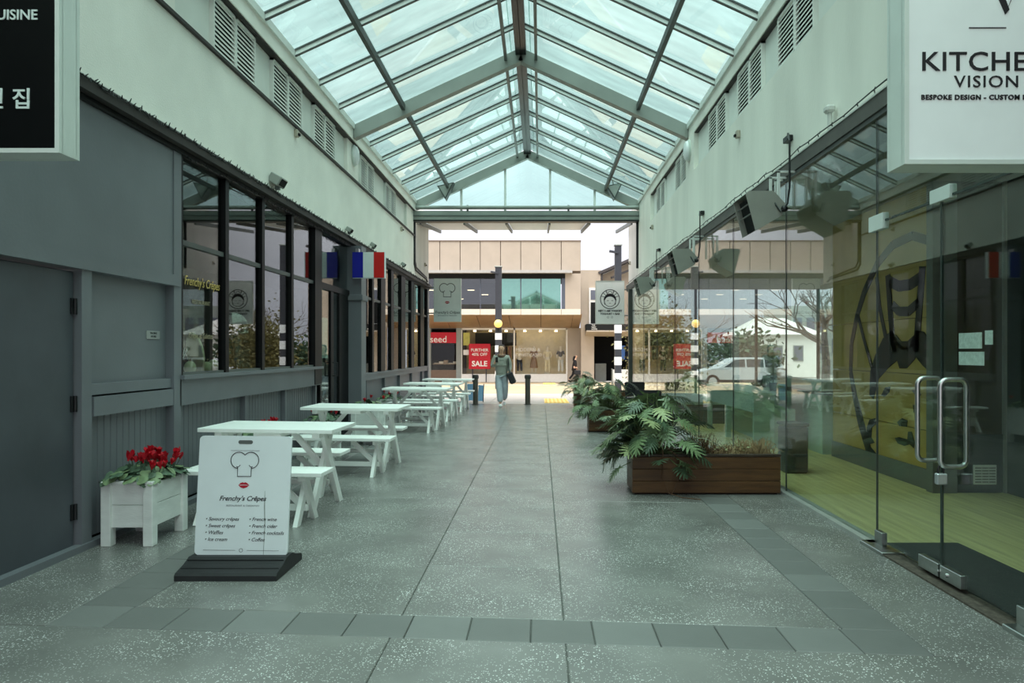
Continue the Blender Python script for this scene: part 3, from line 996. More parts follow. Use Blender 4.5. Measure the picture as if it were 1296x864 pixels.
flower_box((-3.40, 9.75), label='white planter box by the wall beyond the second picnic table', plabel='red cyclamen against the shopfront beyond the second table', seed=8, nflow=14, nleaf=60)
flower_box((-3.03, 10.9), w=0.44, d=0.5, h=0.60, label='white planter box standing before the shop entrance by the pillar', plabel='low green cyclamen in the box before the shop entrance', seed=11, nflow=3, nleaf=40)
flower_box((-3.40, 14.22), label='white planter box by the wall behind the third picnic table', plabel='cyclamen with few red flowers behind the third table', seed=12, nflow=8, nleaf=60)

# ================================================================ menu board
board_w = M('white_sign_plastic', (232, 238, 240), 0.35, var=0.02)
ink = M('black_sign_ink', (28, 26, 30), 0.6, var=0.1)
ink_red = M('red_lips_ink', (176, 24, 44), 0.5, var=0.1)
ink_grey = M('grey_sign_ink', (120, 122, 124), 0.6, var=0.1)
rubber = M('black_rubber', (36, 36, 38), 0.55, var=0.15, scale=12, bump=0.1)
def chef_hat(mb, cx, cz, s, y, w):
    """outline of a chef's hat, s = hat width"""
    r = s * 0.29
    left = curve_arc(cx - s * 0.22, cz + s * 0.12, r, r * 1.02, 40, 262, 18)
    right = [(2 * cx - p[0], p[1]) for p in left]
    ribbon(mb, left, y, w); ribbon(mb, right, y, w)
    ribbon(mb, [(cx - s * 0.25, cz - s * 0.12), (cx - s * 0.25, cz - s * 0.46), (cx + s * 0.25, cz - s * 0.46), (cx + s * 0.25, cz - s * 0.12)], y, w)
    ribbon(mb, curve_arc(cx - s * 0.25, cz + s * 0.02, s * 0.1, s * 0.14, 240, 330, 6), y, w * 0.7)
    ribbon(mb, curve_arc(cx + s * 0.25, cz + s * 0.02, s * 0.1, s * 0.14, 210, 300, 6), y, w * 0.7)
def lips(mb, cx, cz, s, y, t=0.003):
    top = [(-0.5, 0), (-0.28, 0.2), (-0.1, 0.26), (0, 0.19), (0.1, 0.26), (0.28, 0.2), (0.5, 0)]
    bot = [(0.3, -0.2), (0.0, -0.3), (-0.3, -0.2)]
    mid_u = [(0.3, 0.03), (0.0, 0.05), (-0.3, 0.03)]
    mb.prism([(cx + a * s, cz + c * s) for a, c in top + mid_u], y - t, y, 'y')
    mb.prism([(cx + a * s, cz + c * s) for a, c in [(-0.5, 0), (-0.3, -0.04), (0, -0.02), (0.3, -0.04), (0.5, 0)] + bot], y - t, y, 'y')
bx0, by0 = -2.06, 4.70
mb_root = empty('menu_board', (bx0, by0, 0))
# base: low, deep rubber foot with a hump for the slot
prof = [(-0.24, 0.0), (-0.24, 0.035), (-0.225, 0.05), (-0.12, 0.075), (-0.05, 0.105), (0.05, 0.105), (0.12, 0.075), (0.225, 0.05), (0.24, 0.035), (0.24, 0.0)]
b = MB(); b.prism([(by0 + p[0], p[1]) for p in prof], bx0 - 0.335, bx0 + 0.335, 'x')
base = b.build('foot', rubber, mb_root)
for yy in (-0.17, -0.085):
    z = 0.062 if yy < -0.1 else 0.092
    MB().box(bx0 - 0.325, bx0 + 0.325, by0 + yy - 0.004, by0 + yy + 0.004, z - 0.004, z + 0.004).build('foot_ridge', black_metal, base)
# tilted panel
def rrect(w, h, r, n=6):
    pts = []
    for cx, cz, a0 in ((w / 2 - r, h - r, 0), (-w / 2 + r, h - r, 90), (-w / 2 + r, r, 180), (w / 2 - r, r, 270)):
        for k in range(n + 1):
            a = R(a0 + 90 * k / n); pts.append((cx + r * math.cos(a), cz + r * math.sin(a)))
    return pts
tilt = Matrix.Translation((bx0, by0, 0.10)) @ Matrix.Rotation(R(-4.5), 4, 'X') @ Matrix.Rotation(R(0.6), 4, 'Y')
W_, H_ = 0.64, 0.815
pm = MB()
outer = rrect(W_, H_, 0.03)
pm.prism(outer, -0.008, 0.008, 'y', M4=tilt)
pan = pm.build('panel', board_w, mb_root)
def on_panel(name, fn, mat):
    q = MB(); fn(q)
    q.v = [tilt @ p for p in q.v]
    return q.build(name, mat, pan)
on_panel('handle_slot', lambda q: q.prism([(a * 1.0, c + 0.76) for a, c in rrect(0.10, 0.026, 0.012)], -0.0095, -0.0075, 'y'), M('slot_grey', (96, 98, 96), 0.6))
on_panel('chef_hat_print', lambda q: chef_hat(q, 0.0, 0.625, 0.19, -0.008, 0.0045), ink)
on_panel('lips_print', lambda q: lips(q, 0.0, 0.478, 0.075, -0.008, 0.002), ink_red)
on_panel('rule_print', lambda q: (ribbon(q, [(-0.10, 0.715), (0.10, 0.715)], -0.008, 0.002, 0.002), ribbon(q, [(-0.26, 0.035), (-0.04, 0.035)], -0.008, 0.002, 0.002), ribbon(q, [(0.04, 0.035), (0.26, 0.035)], -0.008, 0.002, 0.002), ribbon(q, curve_arc(0, 0.035, 0.012, 0.012, 0, 360, 12), -0.008, 0.003, 0.002)), ink_grey)
on_panel('scratch', lambda q: ribbon(q, [(0.155, 0.0), (0.158, 0.2), (0.150, 0.33), (0.148, 0.44)], -0.008, [0.002, 0.003, 0.006, 0.001], 0.002), M('scratch_grey', (128, 134, 128), 0.7))
def panel_text(s, x, z, size, align='LEFT', shear=0.32, mat=None, space=1.0, bold=0.0):
    o = text_obj('lettering', s, mat or ink, (0, 0, 0), size, None, align, shear=shear, depth=0.001, space=space, bold=bold)
    o.data.transform(tilt @ Matrix.Translation((x, -0.009, z)))
    o.data.transform(Matrix.Translation(-wloc(pan)))
    o.parent = pan
    return o
panel_text("Frenchy's Crêpes", -0.005, 0.385, 0.046, 'CENTER', bold=0.0006)
panel_text("RESTAURANT & TAKEAWAY", 0.0, 0.337, 0.016, 'CENTER', shear=0, mat=ink_grey, space=1.15)
for k, s in enumerate(('Savoury crêpes', 'Sweet crêpes', 'Waffles', 'Ice cream')):
    panel_text('• ' + s, -0.255, 0.245 - k * 0.046, 0.034)
for k, s in enumerate(('French wine', 'French cider', 'French cocktails', 'Coffee')):
    panel_text('• ' + s, 0.045, 0.245 - k * 0.046, 0.034)
tag(mb_root, 'white menu board with chef hat and red lips on a black rubber foot', 'sign')

# ================================================================ blade signs near the camera
frame_alu = M('pale_aluminium_sign_case', (214, 222, 216), 0.4, metal=0.1, var=0.04)
face_black = M('black_sign_face', (7, 9, 10), 0.5, var=0.1, spec=0.1)
face_white = M('pale_sign_face', (242, 246, 246), 0.4, var=0.02)
Y0 = 3.0
def blade(name, x0, x1, z0, z1, y, th, face, label, wall_x, rim=0.02, cat='sign'):
    root = empty(name, ((x0 + x1) / 2, y, z0))
    b = MB()
    b.box(x0, x1, y + 0.02, y + th - 0.02, z0, z1); b.build('case_core', frame_alu, root)
    for yy in (y, y + th - 0.022):
        b = MB()
        b.box(x0, x0 + rim, yy, yy + 0.022, z0, z1); b.box(x1 - rim, x1, yy, yy + 0.022, z0, z1)
        b.box(x0 + rim, x1 - rim, yy, yy + 0.022, z0, z0 + rim); b.box(x0 + rim, x1 - rim, yy, yy + 0.022, z1 - rim, z1)
        b.build('case_rim', frame_alu, root)
    MB().box(x0 + rim, x1 - rim, y + 0.010, y + 0.021, z0 + rim, z1 - rim).build('sign_face', face, root)
    MB().box(x0 + rim, x1 - rim, y + th - 0.021, y + th - 0.010, z0 + rim, z1 - rim).build('sign_face', face, root)
    xe = x0 if abs(wall_x - x0) < abs(wall_x - x1) else x1
    for zz in (z0 + 0.2 * (z1 - z0), z1 - 0.2 * (z1 - z0)):
        b = MB(); b.tube([(xe, y + th / 2, zz), (wall_x, y + th / 2, zz)], 0.02, 8); b.build('bracket', steel_mid, root)
    tag(root, label, cat)
    return root
s1 = blade('blade_sign', -3.28, -2.115, 2.375, 3.36, 3.0, 0.133, face_black, 'black hanging sign with pale Korean lettering in an aluminium case', -3.45)
wt = M('pale_sign_lettering', (214, 226, 222), 0.5, var=0.02)
text_obj('lettering', 'CUISINE', wt, (-2.215, 3.008, 2.982), 0.062, s1, 'RIGHT', space=1.0, bold=0.0008)
text_obj('lettering', '신', wt, (-2.36, 3.008, 2.608), 0.098, s1, 'RIGHT', bold=0.0012)
text_obj('lettering', '집', wt, (-2.24, 3.008, 2.608), 0.098, s1, 'RIGHT', bold=0.0012)
s2 = blade('blade_sign', 1.60, 2.37, 2.325, 3.36, 3.0, 0.15, face_white, 'pale hanging sign reading KITCHEN VISION with a thin rule', 2.60)
tx = lambda px: (px - 684) * 3.0 / 864
tz = lambda py: 1.5 + (445 - py) * 3.0 / 864
text_obj('lettering', 'KITCHEN', ink, (tx(1166), 3.008, tz(78)), 0.119, s2, 'LEFT', space=1.04, sx=1.12, bold=0.0005)
text_obj('lettering', 'VISION', ink, (tx(1209), 3.008, tz(103)), 0.074, s2, 'LEFT', space=1.12, sx=1.12)
text_obj('lettering', 'BESPOKE DESIGN - CUSTOM MADE', ink, (tx(1167), 3.008, tz(122.5)), 0.0295, s2, 'LEFT', space=1.12, sx=1.05, bold=0.0008)
b = MB(); ribbon(b, [(tx(1228), tz(34)), (tx(1275), tz(34))], 3.010, 0.004, 0.003); b.build('rule', ink, s2)
b = MB()
zt_, zb_ = tz(-45), tz(17)
b.prism([(tx(1247), zt_), (tx(1258), zt_), (tx(1279), zb_ + 0.02), (tx(1274), zb_)], 3.006, 3.010, 'y')
b.prism([(tx(1301), zt_), (tx(1298), zt_), (tx(1274), zb_), (tx(1276), zb_ + 0.02)], 3.006, 3.010, 'y')
b.build('logo_mark', ink, s2)

# far blade signs by the street
face_grey = M('pale_grey_sign_face', (240, 243, 240), 0.5, var=0.03)
frame_dk = M('grey_sign_case', (150, 156, 150), 0.4, var=0.05)
s3 = blade('blade_sign', -3.205, -2.385, 2.40, 3.70, 20.5, 0.12, face_grey, 'pale hanging sign with a chef hat and red lips at the street end', -3.42, rim=0.015)
cx3 = -2.80
b = MB(); chef_hat(b, cx3, 3.36, 0.46, 20.51, 0.018); b.build('chef_hat_print', ink, s3)
b = MB(); lips(b, cx3, 2.985, 0.145, 20.51, 0.004); b.build('lips_print', ink_red, s3)
text_obj('lettering', "Frenchy's Crêpes", ink, (cx3, 20.508, 2.68), 0.115, s3, shear=0.3, sx=0.93)
text_obj('lettering', 'RESTAURANT & TAKEAWAY', ink_grey, (cx3, 20.508, 2.585), 0.045, s3)
s4 = blade('blade_sign', 1.65, 2.51, 2.33, 3.62, 20.4, 0.12, face_grey, 'grey hanging sign with a round child face emblem at the street end', 2.64, rim=0.015)
cx4, cz4, r4 = 2.08, 3.07, 0.285
yy = 20.41
def emb(name, pts, w):
    q = MB(); ribbon(q, pts, yy, w); q.build(name, ink, s4)
emb('emblem_stroke', curve_arc(cx4, cz4, r4, r4, 0, 360, 36), 0.022)
for a in (20, 42, 62, 118, 138, 160):
    emb('emblem_stroke', [(cx4 + r4 * 0.58 * math.cos(R(a)), cz4 + r4 * 0.62 * math.sin(R(a))), (cx4 + r4 * 0.98 * math.cos(R(a)), cz4 + r4 * 0.98 * math.sin(R(a)))], 0.014)
hp = curve_arc(cx4, cz4 - 0.06, 0.175, 0.185, 5, 175, 18)
emb('emblem_stroke', hp, [0.03 + 0.055 * math.sin(math.pi * i / 18) for i in range(19)])
emb('emblem_stroke', [(cx4 - 0.17, cz4 - 0.05), (cx4 - 0.155, cz4 - 0.16)], 0.022); emb('emblem_stroke', [(cx4 + 0.17, cz4 - 0.05), (cx4 + 0.155, cz4 - 0.16)], 0.022)
emb('emblem_stroke', [(cx4 - 0.09, cz4 + 0.13), (cx4 - 0.10, cz4 + 0.26)], 0.014); emb('emblem_stroke', [(cx4 + 0.09, cz4 + 0.13), (cx4 + 0.10, cz4 + 0.26)], 0.014)
emb('emblem_stroke', curve_arc(cx4, cz4 + 0.19, 0.06, 0.045, 0, 360, 14), 0.014)
for s in (-1, 1):
    emb('emblem_stroke', curve_arc(cx4 + s * 0.065, cz4 - 0.055, 0.022, 0.02, 0, 180, 6), 0.012)
emb('emblem_stroke', curve_arc(cx4, cz4 - 0.11, 0.025, 0.015, 180, 360, 6), 0.01)
emb('emblem_stroke', curve_arc(cx4, cz4 - 0.05, 0.17, 0.17, 205, 335, 14), 0.014)

text_obj('lettering', 'HEY ! I AM YOGOST', ink, (cx4, 20.408, 2.72), 0.08, s4, bold=0.004)
text_obj('lettering', 'YOGHURT + BAR', ink, (cx4, 20.408, 2.63), 0.075, s4, bold=0.003)
for s in (-1, 1):
    b = MB(); ribbon(b, curve_arc(cx4 + s * 0.06, 2.53, 0.025, 0.025, 0, 360, 10), 20.41, 0.008); b.build('symbol_print', ink_grey, s4)

# French tricolour blade
fr = empty('tricolour_sign', (-3.06, 12.2, 2.82))
fcol = [M('flag_blue', (20, 30, 150), 0.35, var=0.04), M('flag_white', (225, 232, 230), 0.35, var=0.02), M('flag_red', (205, 32, 28), 0.35, var=0.04)]
fx0, fx1 = -3.35, -2.78
for k in range(3):
    w = (fx1 - fx0) / 3
    MB().box(fx0 + k * w, fx0 + (k + 1) * w, 12.16, 12.215, 2.82, 3.275).build('flag_stripe', fcol[k], fr)
b = MB(); b.box(fx0, fx1 + 0.012, 12.175, 12.20, 2.808, 2.82); b.box(fx1, fx1 + 0.014, 12.155, 12.22, 2.81, 3.28); b.build('edge_strip', board_w, fr)
MB().box(-3.30, -3.24, 12.17, 12.30, 3.275, 3.34).build('bracket', stainless, fr)
tag(fr, 'small blue, white and red flag sign fixed to the grey pillar', 'flag')

# small metal plate on the dark panel
pl = empty('door_plate', (-3.515, 6.2, 1.65))
MB().bev(-3.522, -3.512, 6.09, 6.30, 1.615, 1.69, 0.002).build('plate', M('plate_grey', (150, 152, 150), 0.4), pl)
for z in (1.668, 1.638):
    text_obj('lettering', 'TRADING' if z > 1.65 else 'HOURS', ink, (-3.511, 6.195, z), 0.026, pl, rot=(R(90), 0, R(90)), depth=0.0008)
tag(pl, 'small grey metal plate on the dark recessed wall panel', 'plate')

# ================================================================ dark timber planters with philodendrons
timber = M('dark_stained_timber', (86, 57, 30), 0.45, var=0.3, scale=2.5, stretch=(1.2, 8, 12), bump=0.15, bscale=20)
timber_edge = M('timber_cap', (58, 46, 36), 0.5, var=0.2, scale=4)
phil = [M('philodendron_green', (104, 122, 86), 0.35, var=0.3, scale=6), M('philodendron_pale', (152, 162, 116), 0.38, var=0.25, scale=6), M('philodendron_dark', (74, 92, 70), 0.35, var=0.3, scale=6)]
stalk_m = M('philodendron_stalk', (92, 104, 66), 0.5, var=0.2)
def split_leaf(mat, nl=6):
    b = MB()
    mid = lambda t: Vector((0, t, 0.10 * math.sin(t * 2.4) - 0.22 * t * t))
    def pt(x, y):
        t = max(0.0, min(1.0, y))
        m = mid(t)
        return Vector((x, y, m.z - 0.35 * x * x + 0.12 * abs(x)))
    for s in (-1, 1):
        for i in range(nl):
            t0, t1 = i / (nl + 0.6), (i + 1) / (nl + 0.6)
            env = 0.46 * math.sin(math.pi * min(1, 0.18 + 0.80 * (t0 + t1) / 2)) ** 0.8
            fw = 0.10 + 0.22 * t0 - (0.26 if i == 0 else 0)
            wv = env * 0.30
            a = pt(0, t0); c = pt(0, t1)
            v0 = pt(s * wv, t0 + 0.02); v1 = pt(s * wv, t1 + 0.0)
            e0 = pt(s * env * 0.72, (t0 * 0.8 + t1 * 0.2) + fw * 0.62); e1 = pt(s * env * 0.72, (t0 * 0.2 + t1 * 0.8) + fw * 0.62)
            tip = pt(s * env, (t0 + t1) / 2 + fw + 0.02)
            b.add([a, v0, e0, tip, e1, v1, c], [(0, 1, 5, 6), (1, 2, 4, 5), (2, 3, 4)] if s > 0 else [(6, 5, 1, 0), (5, 4, 2, 1), (4, 3, 2)])
    t0 = nl / (nl + 0.6)
    b.add([pt(-0.06, t0), pt(0.06, t0), pt(0.05, t0 + 0.08), pt(0, 1.08), pt(-0.05, t0 + 0.08)], [(0, 1, 2, 3, 4)])
    return b.mesh('leaf', mat, smooth=True)
LEAVES = [split_leaf(phil[0], 6), split_leaf(phil[1], 6), split_leaf(phil[2], 7), split_leaf(phil[0], 7)]
def plank_planter(x0, x1, y0, y1, h, label, group='dark timber planters along the glass front'):
    root = empty('timber_planter', ((x0 + x1) / 2, (y0 + y1) / 2, 0))
    n = 3
    for i in range(n):
        z0 = 0.02 + (h - 0.045) * i / n; z1 = 0.02 + (h - 0.045) * (i + 1) / n - 0.004
        MB().bev(x0, x1, y0, y0 + 0.03, z0, z1, 0.003).build('plank', timber, root)
        MB().bev(x0, x1, y1 - 0.03, y1, z0, z1, 0.003).build('plank', timber, root)
        MB().bev(x0, x0 + 0.03, y0 + 0.031, y1 - 0.031, z0, z1, 0.003).build('plank', timber, root)
        MB().bev(x1 - 0.03, x1, y0 + 0.031, y1 - 0.031, z0, z1, 0.003).build('plank', timber, root)
    MB().box(x0 + 0.03, x1 - 0.03, y0 + 0.03, y1 - 0.03, 0.0, h - 0.10).build('soil', soil, root)
    for a in ((x0 - 0.005, x1 + 0.005, y0 - 0.005, y0 + 0.035), (x0 - 0.005, x1 + 0.005, y1 - 0.035, y1 + 0.005)):
        MB().bev(*a, h - 0.025, h, 0.003).build('cap', timber_edge, root)
    tag(root, label, 'planter', group)
    return root
def philodendron(c, nleaf, size, spread, label, seed, zmin=-0.15):
    rnd = random.Random(seed)
    root = empty('philodendron', c)
    st = MB()
    for k in range(nleaf):
        a = rnd.uniform(0, 2 * math.pi)
        el = R(rnd.choice((rnd.uniform(50, 86), rnd.uniform(10, 55), rnd.uniform(-10, 35))))
        ln = size * rnd.uniform(0.7, 1.25) * (0.75 + 0.35 * math.sin(max(el, 0)))
        d = Vector((math.cos(a) * math.cos(el) * spread[0], math.sin(a) * math.cos(el) * spread[1], math.sin(el)))
        p0 = Vector((rnd.uniform(-0.10, 0.10) * spread[0], rnd.uniform(-0.08, 0.08), -0.02))
        p2 = p0 + d * ln
        p1 = p0 + d * ln * 0.5 + Vector((0, 0, 0.10 * ln))
        if p2.z < zmin: p2.z = zmin
        st.tube([Vector(c) + p0, Vector(c) + p1, Vector(c) + p2], 0.008, 5, 0.004)
        o = link('leaf', LEAVES[rnd.choice((0, 0, 1, 2, 2, 3))], root)
        o.location = p2
        droop = R(rnd.uniform(-55, 12)) - (0.15 if el > 0.9 else 0)
        out = Vector((d.x, d.y, 0.0001)); yaw = math.atan2(out.y, out.x) - math.pi / 2 + rnd.uniform(-0.5, 0.5)
        o.rotation_euler = Euler((droop, rnd.uniform(-0.5, 0.5), yaw))
        s = rnd.uniform(0.19, 0.29) * size / 0.5
        o.scale = (s * rnd.uniform(0.8, 1.1), s, s)
    st.build('stalks', stalk_m, root, smooth=True)
    tag(root, label, 'plant', 'split-leaf philodendrons in the timber planters')
    return root
plank_planter(0.965, 2.52, 7.16, 7.62, 0.425, 'long dark timber planter nearest the camera against the glass front')
plank_planter(0.905, 2.48, 12.75, 13.22, 0.43, 'dark timber planter in the middle of the glass front')
plank_planter(0.89, 2.48, 18.05, 18.55, 0.46, 'dark timber planter farthest away at the street end')
philodendron((1.22, 7.40, 0.36), 150, 0.54, (0.86, 0.7), 'large split-leaf philodendron spilling over the nearest timber planter', 4)
philodendron((1.30, 12.98, 0.36), 120, 0.50, (1.2, 0.8), 'split-leaf philodendron in the middle timber planter', 9)
philodendron((1.20, 18.3, 0.38), 80, 0.44, (1.1, 0.8), 'split-leaf philodendron in the farthest timber planter by the street', 13)
# dry vine growing beside the big plant
straw = M('dry_straw', (150, 126, 92), 0.8, var=0.3, scale=20)
dry_brown = M('dry_brown_stem', (92, 66, 48), 0.8, var=0.3, scale=20)
rnd = random.Random(21)
vine = empty('dry_vine', (2.1, 7.4, 0.34))
b = MB(); b2 = MB(); b3 = MB()
for k in range(420):
    x = rnd.uniform(1.62, 2.48); y = rnd.uniform(7.20, 7.58)
    tall = 0.10 + (0.10 if x > 2.15 else 0.02) + (0.14 if x < 1.85 else 0)
    h = tall * rnd.uniform(0.4, 1.0)
    a = rnd.uniform(0, 6.28); l = rnd.uniform(0.02, 0.11)
    p0 = Vector((x, y, 0.33)); p2 = p0 + Vector((math.cos(a) * l, math.sin(a) * l * 0.6, h + 0.04)); p1 = (p0 + p2) / 2 + Vector((0, 0, 0.03))
    p3 = p2 + Vector((math.cos(a) * 0.03, math.sin(a) * 0.02, -0.02))
    (b2 if x < 1.95 and rnd.random() < 0.7 else b).tube([p0, p1, p2, p3], 0.0035, 4, 0.002)
for k in range(60):
    x = rnd.uniform(1.6, 2.2); y = rnd.uniform(7.2, 7.55); z = rnd.uniform(0.40, 0.5)
    s = rnd.uniform(0.012, 0.022); a = rnd.uniform(0, 6)
    b3.add([(x, y, z), (x + s, y + s * math.cos(a), z + s * 0.4), (x + 2 * s, y, z), (x + s, y - s * math.cos(a), z + s * 0.1)], [(0, 1, 2, 3)])
tag(b.build('straw_stems', straw, vine), kind='stuff'); tag(b2.build('brown_stems', dry_brown, vine), kind='stuff'); tag(b3.build('small_leaves', phil[1], vine), kind='stuff')
tag(vine, 'dry brown and straw coloured vine in the nearest timber planter', 'plant')
rt = empty('aerial_root', (1.35, 7.14, 0.0))
b = MB(); b.tube([(1.12, 7.20, 0.52), (1.25, 7.13, 0.55), (1.42, 7.11, 0.42), (1.47, 7.105, 0.27), (1.40, 7.10, 0.08), (1.36, 7.10, 0.012)], 0.005, 5)
b.build('long_root', dry_brown, rt)
b = MB(); b.tube([(1.28, 7.18, 0.50), (1.28, 7.13, 0.44), (1.275, 7.12, 0.20), (1.33, 7.08, 0.035), (1.45, 7.0, 0.006), (1.62, 6.9, 0.006)], 0.005, 5)
b.build('long_root', dry_brown, rt)
tag(rt, 'thin brown aerial roots looping down the front of the nearest planter', 'root')

# ================================================================ black outdoor chairs between the planters
def chair():
    root = empty('cafe_chair')
    cm = M('black_chair_plastic', (26, 27, 30), 0.5, var=0.1)
    b = MB(); b.bev(-0.21, 0.21, -0.21, 0.21, 0.42, 0.455, 0.01); b.build('seat', cm, root)
    b = MB()
    pts = [(-0.215, 0.50), (0.215, 0.50), (0.235, 0.79), (0.20, 0.815), (-0.20, 0.815), (-0.235, 0.79)]
    b.prism(pts, 0.19, 0.215, 'y'); b.build('backrest', cm, root)
    for sx in (-1, 1):
        b = MB(); b.tube([(sx * 0.19, 0.19, 0.45), (sx * 0.20, 0.205, 0.55)], 0.013, 8); b.build('back_strut', cm, root)
        for sy in (-1, 1):
            b = MB(); b.tube([(sx * 0.18, sy * 0.18, 0.43), (sx * 0.22, sy * 0.22, 0.0)], 0.014, 8); b.build('leg', cm, root)
    return root
ch = chair()
for i, (x, y, a, lab) in enumerate(((2.12, 15.7, 185, 'black cafe chair half hidden behind the middle planter, farther one'), (1.96, 12.42, 172, 'black cafe chair just in front of the middle planter'))):
    o = ch if i == 0 else copy_tree(ch)
    o.location = (x, y, 0.0); o.rotation_euler = (0, 0, R(a))
    tag(o, lab, 'chair', 'black cafe chairs by the glass front')

# ================================================================ outdoor heaters under the right ledge
heat_m = M('grey_heater_shell', (150, 150, 142), 0.45, var=0.06)
for i, (y, lab) in enumerate(((6.85, 'grey boxy outdoor heater hanging from the right ledge, nearest of three'), (10.7, 'grey boxy outdoor heater hanging from the right ledge, middle of three'), (14.7, 'grey boxy outdoor heater hanging from the right ledge, farthest of three'))):
    root = empty('outdoor_heater', (2.25, y, 2.9))
    ax, az = 2.06, 3.085
    prof = [(0, 0), (0.035, 0.03), (0.28, 0.03), (0.40, -0.10), (0.36, -0.22), (0.10, -0.37)]
    P = [(ax + p[0], az + p[1]) for p in prof]
    b = MB()
    # end plates, back skins: hollow hood open towards lower left
    for y0 in (y, y + 0.44):
        b.prism(P, y0, y0 + 0.012, 'y')
    for p, q in zip(P[:-1], P[1:]):
        b.add([(p[0], y, p[1]), (q[0], y, q[1]), (q[0], y + 0.452, q[1]), (p[0], y + 0.452, p[1])], [(0, 1, 2, 3)])
    b.build('hood', heat_m, root)
    d = Vector((0.10, 0, -0.37)).normalized(); nrm = Vector((0.37, 0, 0.10)).normalized()
    c0 = Vector((ax, y, az)) + nrm * 0.06
    b = MB(); b.add([c0 + d * 0.03, c0 + d * 0.36, c0 + d * 0.36 + Vector((0, 0.44, 0)), c0 + d * 0.03 + Vector((0, 0.44, 0))], [(0, 1, 2, 3)])
    b.build('reflector', dark_void, root)
    for t in (0.10, 0.2):
        q = Vector((ax, y, az)) + d * t + nrm * 0.02
        b = MB(); b.tube([q + Vector((0, 0.02, 0)), q + Vector((0, 0.43, 0))], 0.008, 6); b.build('element_guard', steel_mid, root)
    for yy, xx in ((y + 0.06, 2.41), (y + 0.30, 2.41), (y + 0.40, 2.50)):
        b = MB(); b.box(xx - 0.012, xx + 0.012, yy - 0.012, yy + 0.012, az - 0.08, 3.325); b.box(xx - 0.012, 2.60, yy - 0.012, yy + 0.012, 3.31, 3.33); b.build('hanger', bar_pale, root)
    b = MB(); b.tube([(2.34, y + 0.02, 3.02), (2.40, y - 0.03, 2.90), (2.47, y - 0.02, 2.98), (2.50, y, 3.15), (2.50, y, 3.62), (2.52, y + 0.1, 3.72), (2.60, y + 0.32, 3.74)], 0.011, 6); b.build('cable', black_metal, root, smooth=True)
    b = MB(); b.ball((2.44, y - 0.02, 2.93), 0.035, n=8, k=6); b.build('cable_joint', black_metal, root, smooth=True)
    b = MB(); b.bev(2.58, 2.64, y + 0.28, y + 0.42, 3.71, 3.77, 0.006); b.build('junction_box', black_metal, root)
    tag(root, lab, 'heater', 'outdoor heaters under the right ledge')

# vent pipe with bent cap above the right ledge
vp = empty('vent_pipe', (2.58, 5.95, 3.47))
b = MB(); b.tube([(2.585, 6.1, 3.47), (2.585, 6.1, 3.64)], 0.02, 10); b.build('pipe', ledge_light, vp, smooth=True)
b = MB(); b.bev(2.54, 2.625, 6.05, 6.15, 3.63, 3.70, 0.02); b.build('cap', ledge_light, vp)
tag(vp, 'short pale pipe with a cap standing on the right ledge', 'pipe')

# ================================================================ bulkhead lamps, sensors, floodlights
lamp_w = M('white_lamp_cover', (236, 240, 240), 0.3, var=0.02)
def bulkhead(x, y, z, s, lab):
    root = empty('bulkhead_lamp', (x, y, z))
    M4 = Matrix.Translation((x, y, z)) @ Matrix.Rotation(R(90) * s, 4, 'Y')
    b = MB(); b.lathe([(0.15, 0), (0.155, 0.03), (0.145, 0.04)], n=24, M4=M4 @ Matrix.Diagonal((1.25, 0.95, 1, 1))); b.build('base', frame_alu, root, smooth=True)
    b = MB(); b.lathe([(0.14, 0.035), (0.13, 0.07), (0.09, 0.095), (0.03, 0.105)], n=24, M4=M4 @ Matrix.Diagonal((1.25, 0.95, 1, 1))); b.build('diffuser', lamp_w, root, smooth=True)
    tag(root, lab, 'lamp', 'bulkhead lamps on the clerestory piers')
bulkhead(-3.40, 12.4, 5.06, 1, 'white oval bulkhead lamp high on the left wall pier')
bulkhead(2.64, 12.1, 5.06, -1, 'white oval bulkhead lamp high on the right wall pier')
def sensor(x, y, z, s, lab):
    root = empty('wall_sensor', (x, y, z))
    MB().bev(min(x, x + s * 0.05), max(x, x + s * 0.05), y - 0.04, y + 0.04, z - 0.05, z + 0.05, 0.008).build('housing', M('sensor_beige', (176, 168, 152), 0.5), root)
    MB().bev(min(x + s * 0.05, x + s * 0.075), max(x + s * 0.05, x + s * 0.075), y - 0.025, y + 0.025, z - 0.035, z + 0.0, 0.005).build('lens', dark_void, root)
    tag(root, lab, 'sensor', 'small wall sensors')
sensor(-3.40, 9.45, 4.52, 1, 'small beige sensor box on the upper left wall, nearer the camera')
sensor(-3.40, 16.6, 4.48, 1, 'small beige sensor box on the upper left wall by the street')
sensor(2.64, 9.05, 4.38, -1, 'small beige sensor box on the upper right wall, nearer the camera')
sensor(2.64, 16.0, 4.42, -1, 'small beige sensor box on the upper right wall by the street')
sensor(-3.40, 20.0, 4.05, 1, 'small sensor on the pale outer wall left of the street')
sensor(2.64, 20.0, 4.1, -1, 'small sensor on the pale outer wall right of the street')
flood_g = M('grey_floodlight', (150, 154, 148), 0.4, var=0.06)
